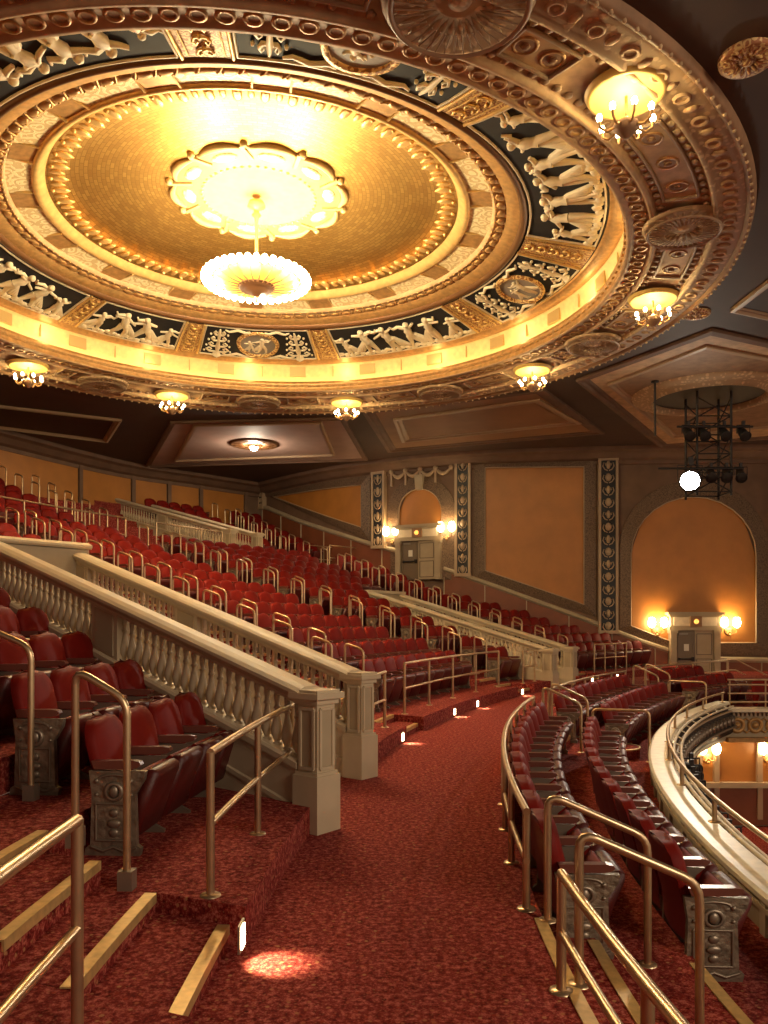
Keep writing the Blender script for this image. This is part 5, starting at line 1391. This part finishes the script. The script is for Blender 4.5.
for (r, z, rt) in ((25.08, ZP, 'row against the low brass rail'), (24.30, ZQ, 'row along the balcony ledge')):
    for sec, a, b_, fl in (('at the bottom right corner', -9, -2.1, True), ('in the near lower block', low_st[0][1], low_st[1][0], False), ('in the far lower block', low_st[1][1], low_st[2][0], False), ('in the lower block before the lower door', low_st[2][1], 47, False)):
        ALL += row_seats(sec, K(a if a != low_st[0][1] or z > -.3 else a+.15), K(b_), r, z, rt, d=False, flip=fl, marg=.03, seat_r=.52)
# seats the photo can show, largest first
def vis(s_):
    x, y = to_px(s_[5]+Vector((0, 0, .5)))
    return s_[5].y > .8 and -50 < x < 815 and y < 1100
V = [s_ for s_ in ALL if vis(s_)]
def hidden(s_):      # behind the parapet far side etc. is still listed; rank by distance
    return s_[5].length
def size_rank(s_):
    r_ = s_[5].length
    # rows behind the balustrades and other rows show only their tops
    if s_[0] in ('behind the near balustrades',): r_ *= 1.25
    return r_
V.sort(key=size_rank)
NEAR, REST = V[:300], V[300:]
def rows_name(s_):
    sec, rt, k, n_, ph, p = s_
    fromL = k+1; fromR = n_-k
    if sec == 'before the nearest balustrade': return f'red folding seat, {rt} up from the aisle, {ORD[fromR]} from the nearest balustrade'
    if sec == 'just past the second balustrade': return f'red folding seat, {rt} up, {ORD[fromL]} past the second stone balustrade'
    if sec == 'in the middle block': return f'red folding seat in the wide middle block, {rt} up, {ORD[min(fromL, 28)]} from its near steps'
    if sec == 'left of the middle balustrades': return f'red folding seat, {rt} up, {ORD[fromR]} left of the middle stone balustrades'
    if sec == 'right of the middle balustrades': return f'red folding seat, {rt} up, {ORD[fromL]} right of the middle stone balustrades'
    if sec == 'behind the near balustrades': return f'red folding seat behind the near balustrades, {rt}, {ORD[min(fromR, 28)]} from the steps'
    if sec == 'along the side wall': return f'red folding seat by the side wall, {rt} up, {ORD[fromL]} from the steps'
    if sec == 'left of the foreground steps': return f'red folding seat left of the foreground steps, {rt} up, {ORD[fromR]} from them'
    if 'brass rail' in rt: return f'red seat, row against the low brass rail {SHORT[sec]}, {ORD[min(fromL, 28)]} from its near end'
    if 'ledge' in rt: return f'red seat, row along the balcony ledge {SHORT[sec]}, {ORD[min(fromL, 28)]} from its near end'
    return f'red folding seat {sec}, {rt}, {ORD[min(fromL, 28)]} from the left'
z_low = lambda p: p.z < -.1
SHORT = {'at the bottom right corner': 'bottom right', 'in the near lower block': 'near block', 'in the far lower block': 'far block', 'in the lower block before the lower door': 'before the door'}
for s_ in NEAR:
    sec, rt, k, n_, ph, p = s_
    t = empty('theatre_seat', p, -rad(ph)); tag(t, rows_name(s_), 'seat', 'red theatre seats '+('below the aisle' if 'lower' in sec or 'corner' in sec else 'above the aisle'))
    if z_low(p): t.scale = (1, 1, .90)
    obj('backrest', SP['backrest'], None, t); obj('back_shell', SP['shell'], None, t); obj('seat_pan', SP['pan'], None, t); obj('seat_cushion', SP['cushion'], None, t)
    obj('armrest', ARMR, None, t)
    if k == 0: obj('armrest', ARML, None, t)
    if k == 0: e_ = obj('end_panel', ENDL, None, t); obj('end_crest', CRL, None, e_)
    if k == n_-1: e_ = obj('end_panel', ENDR, None, t); obj('end_crest', CRR, None, e_)
    else: obj('standard', STDR, None, t)
# the rest of the red rows as one object
import numpy as np
def merged(name, mesh_list, items):
    V_, F_, MI, off_ = [], [], [], 0; mats = []
    for me, mt in mesh_list:
        if mt not in mats: mats.append(mt)
    for s_ in items:
        ph, p = s_[4], s_[5]; c, s2 = cos(-rad(ph)), sin(-rad(ph))
        for me, mt in mesh_list:
            co = np.empty(len(me.vertices)*3); me.vertices.foreach_get('co', co); co = co.reshape(-1, 3)
            q = np.stack([co[:, 0]*c-co[:, 1]*s2+p.x, co[:, 0]*s2+co[:, 1]*c+p.y, co[:, 2]+p.z], 1)
            V_.append(q); F_ += [tuple(i+off_ for i in f.vertices) for f in me.polygons]; MI += [mats.index(mt)]*len(me.polygons); off_ += len(co)
    me = bpy.data.meshes.new(name); me.from_pydata(np.concatenate(V_).tolist(), [], F_)
    for m_ in mats: me.materials.append(m_)
    me.polygons.foreach_set('material_index', MI); me.polygons.foreach_set('use_smooth', [True]*len(MI)); me.update()
    o = bpy.data.objects.new(name, me); COL.objects.link(o); return o
if REST:
    o = merged('theatre_seats', [(SP['backrest'], VELVET), (SP['pan'], LEATHER), (ARMR, ARM), (STDR, PEWTER)], REST)
    tag(o, 'farther rows of small red folding seats filling the upper seating', 'seats', None, 'stuff')
print('SEATS', len(ALL), len(V), len(NEAR), len(REST), 'farthest near', NEAR[-1][5].length)
# a few seats in the box at the right, and in the stalls below
for i, x in enumerate((9.4, 9.85, 10.6, 11.3, 12.0)):
    t = empty('theatre_seat', (x, EY+1.1, -.56), -pi/2); tag(t, f'red seat behind the box rails at the right, {ORD[i+1]} from the left', 'seat', 'red seats in the box at the right')
    obj('backrest', SP['backrest'], None, t); obj('back_shell', SP['shell'], None, t); obj('seat_pan', SP['pan'], None, t); obj('seat_cushion', SP['cushion'], None, t); obj('armrest', ARMR, None, t)
for r_ in range(3):
    for i in range(4):
        t = empty('theatre_seat', (8.0+i*.6+r_*.3, 16.2-r_*.9, -3.5), -.3); tag(t, f'red seat in the stalls below, {ORD[r_+1]} row from the wall, {ORD[i+1]} from the left', 'seat', 'red seats in the stalls below')
        obj('backrest', SP['backrest'], None, t); obj('back_shell', SP['shell'], None, t); obj('seat_pan', SP['pan'], None, t); obj('seat_cushion', SP['cushion'], None, t); obj('armrest', ARMR, None, t)
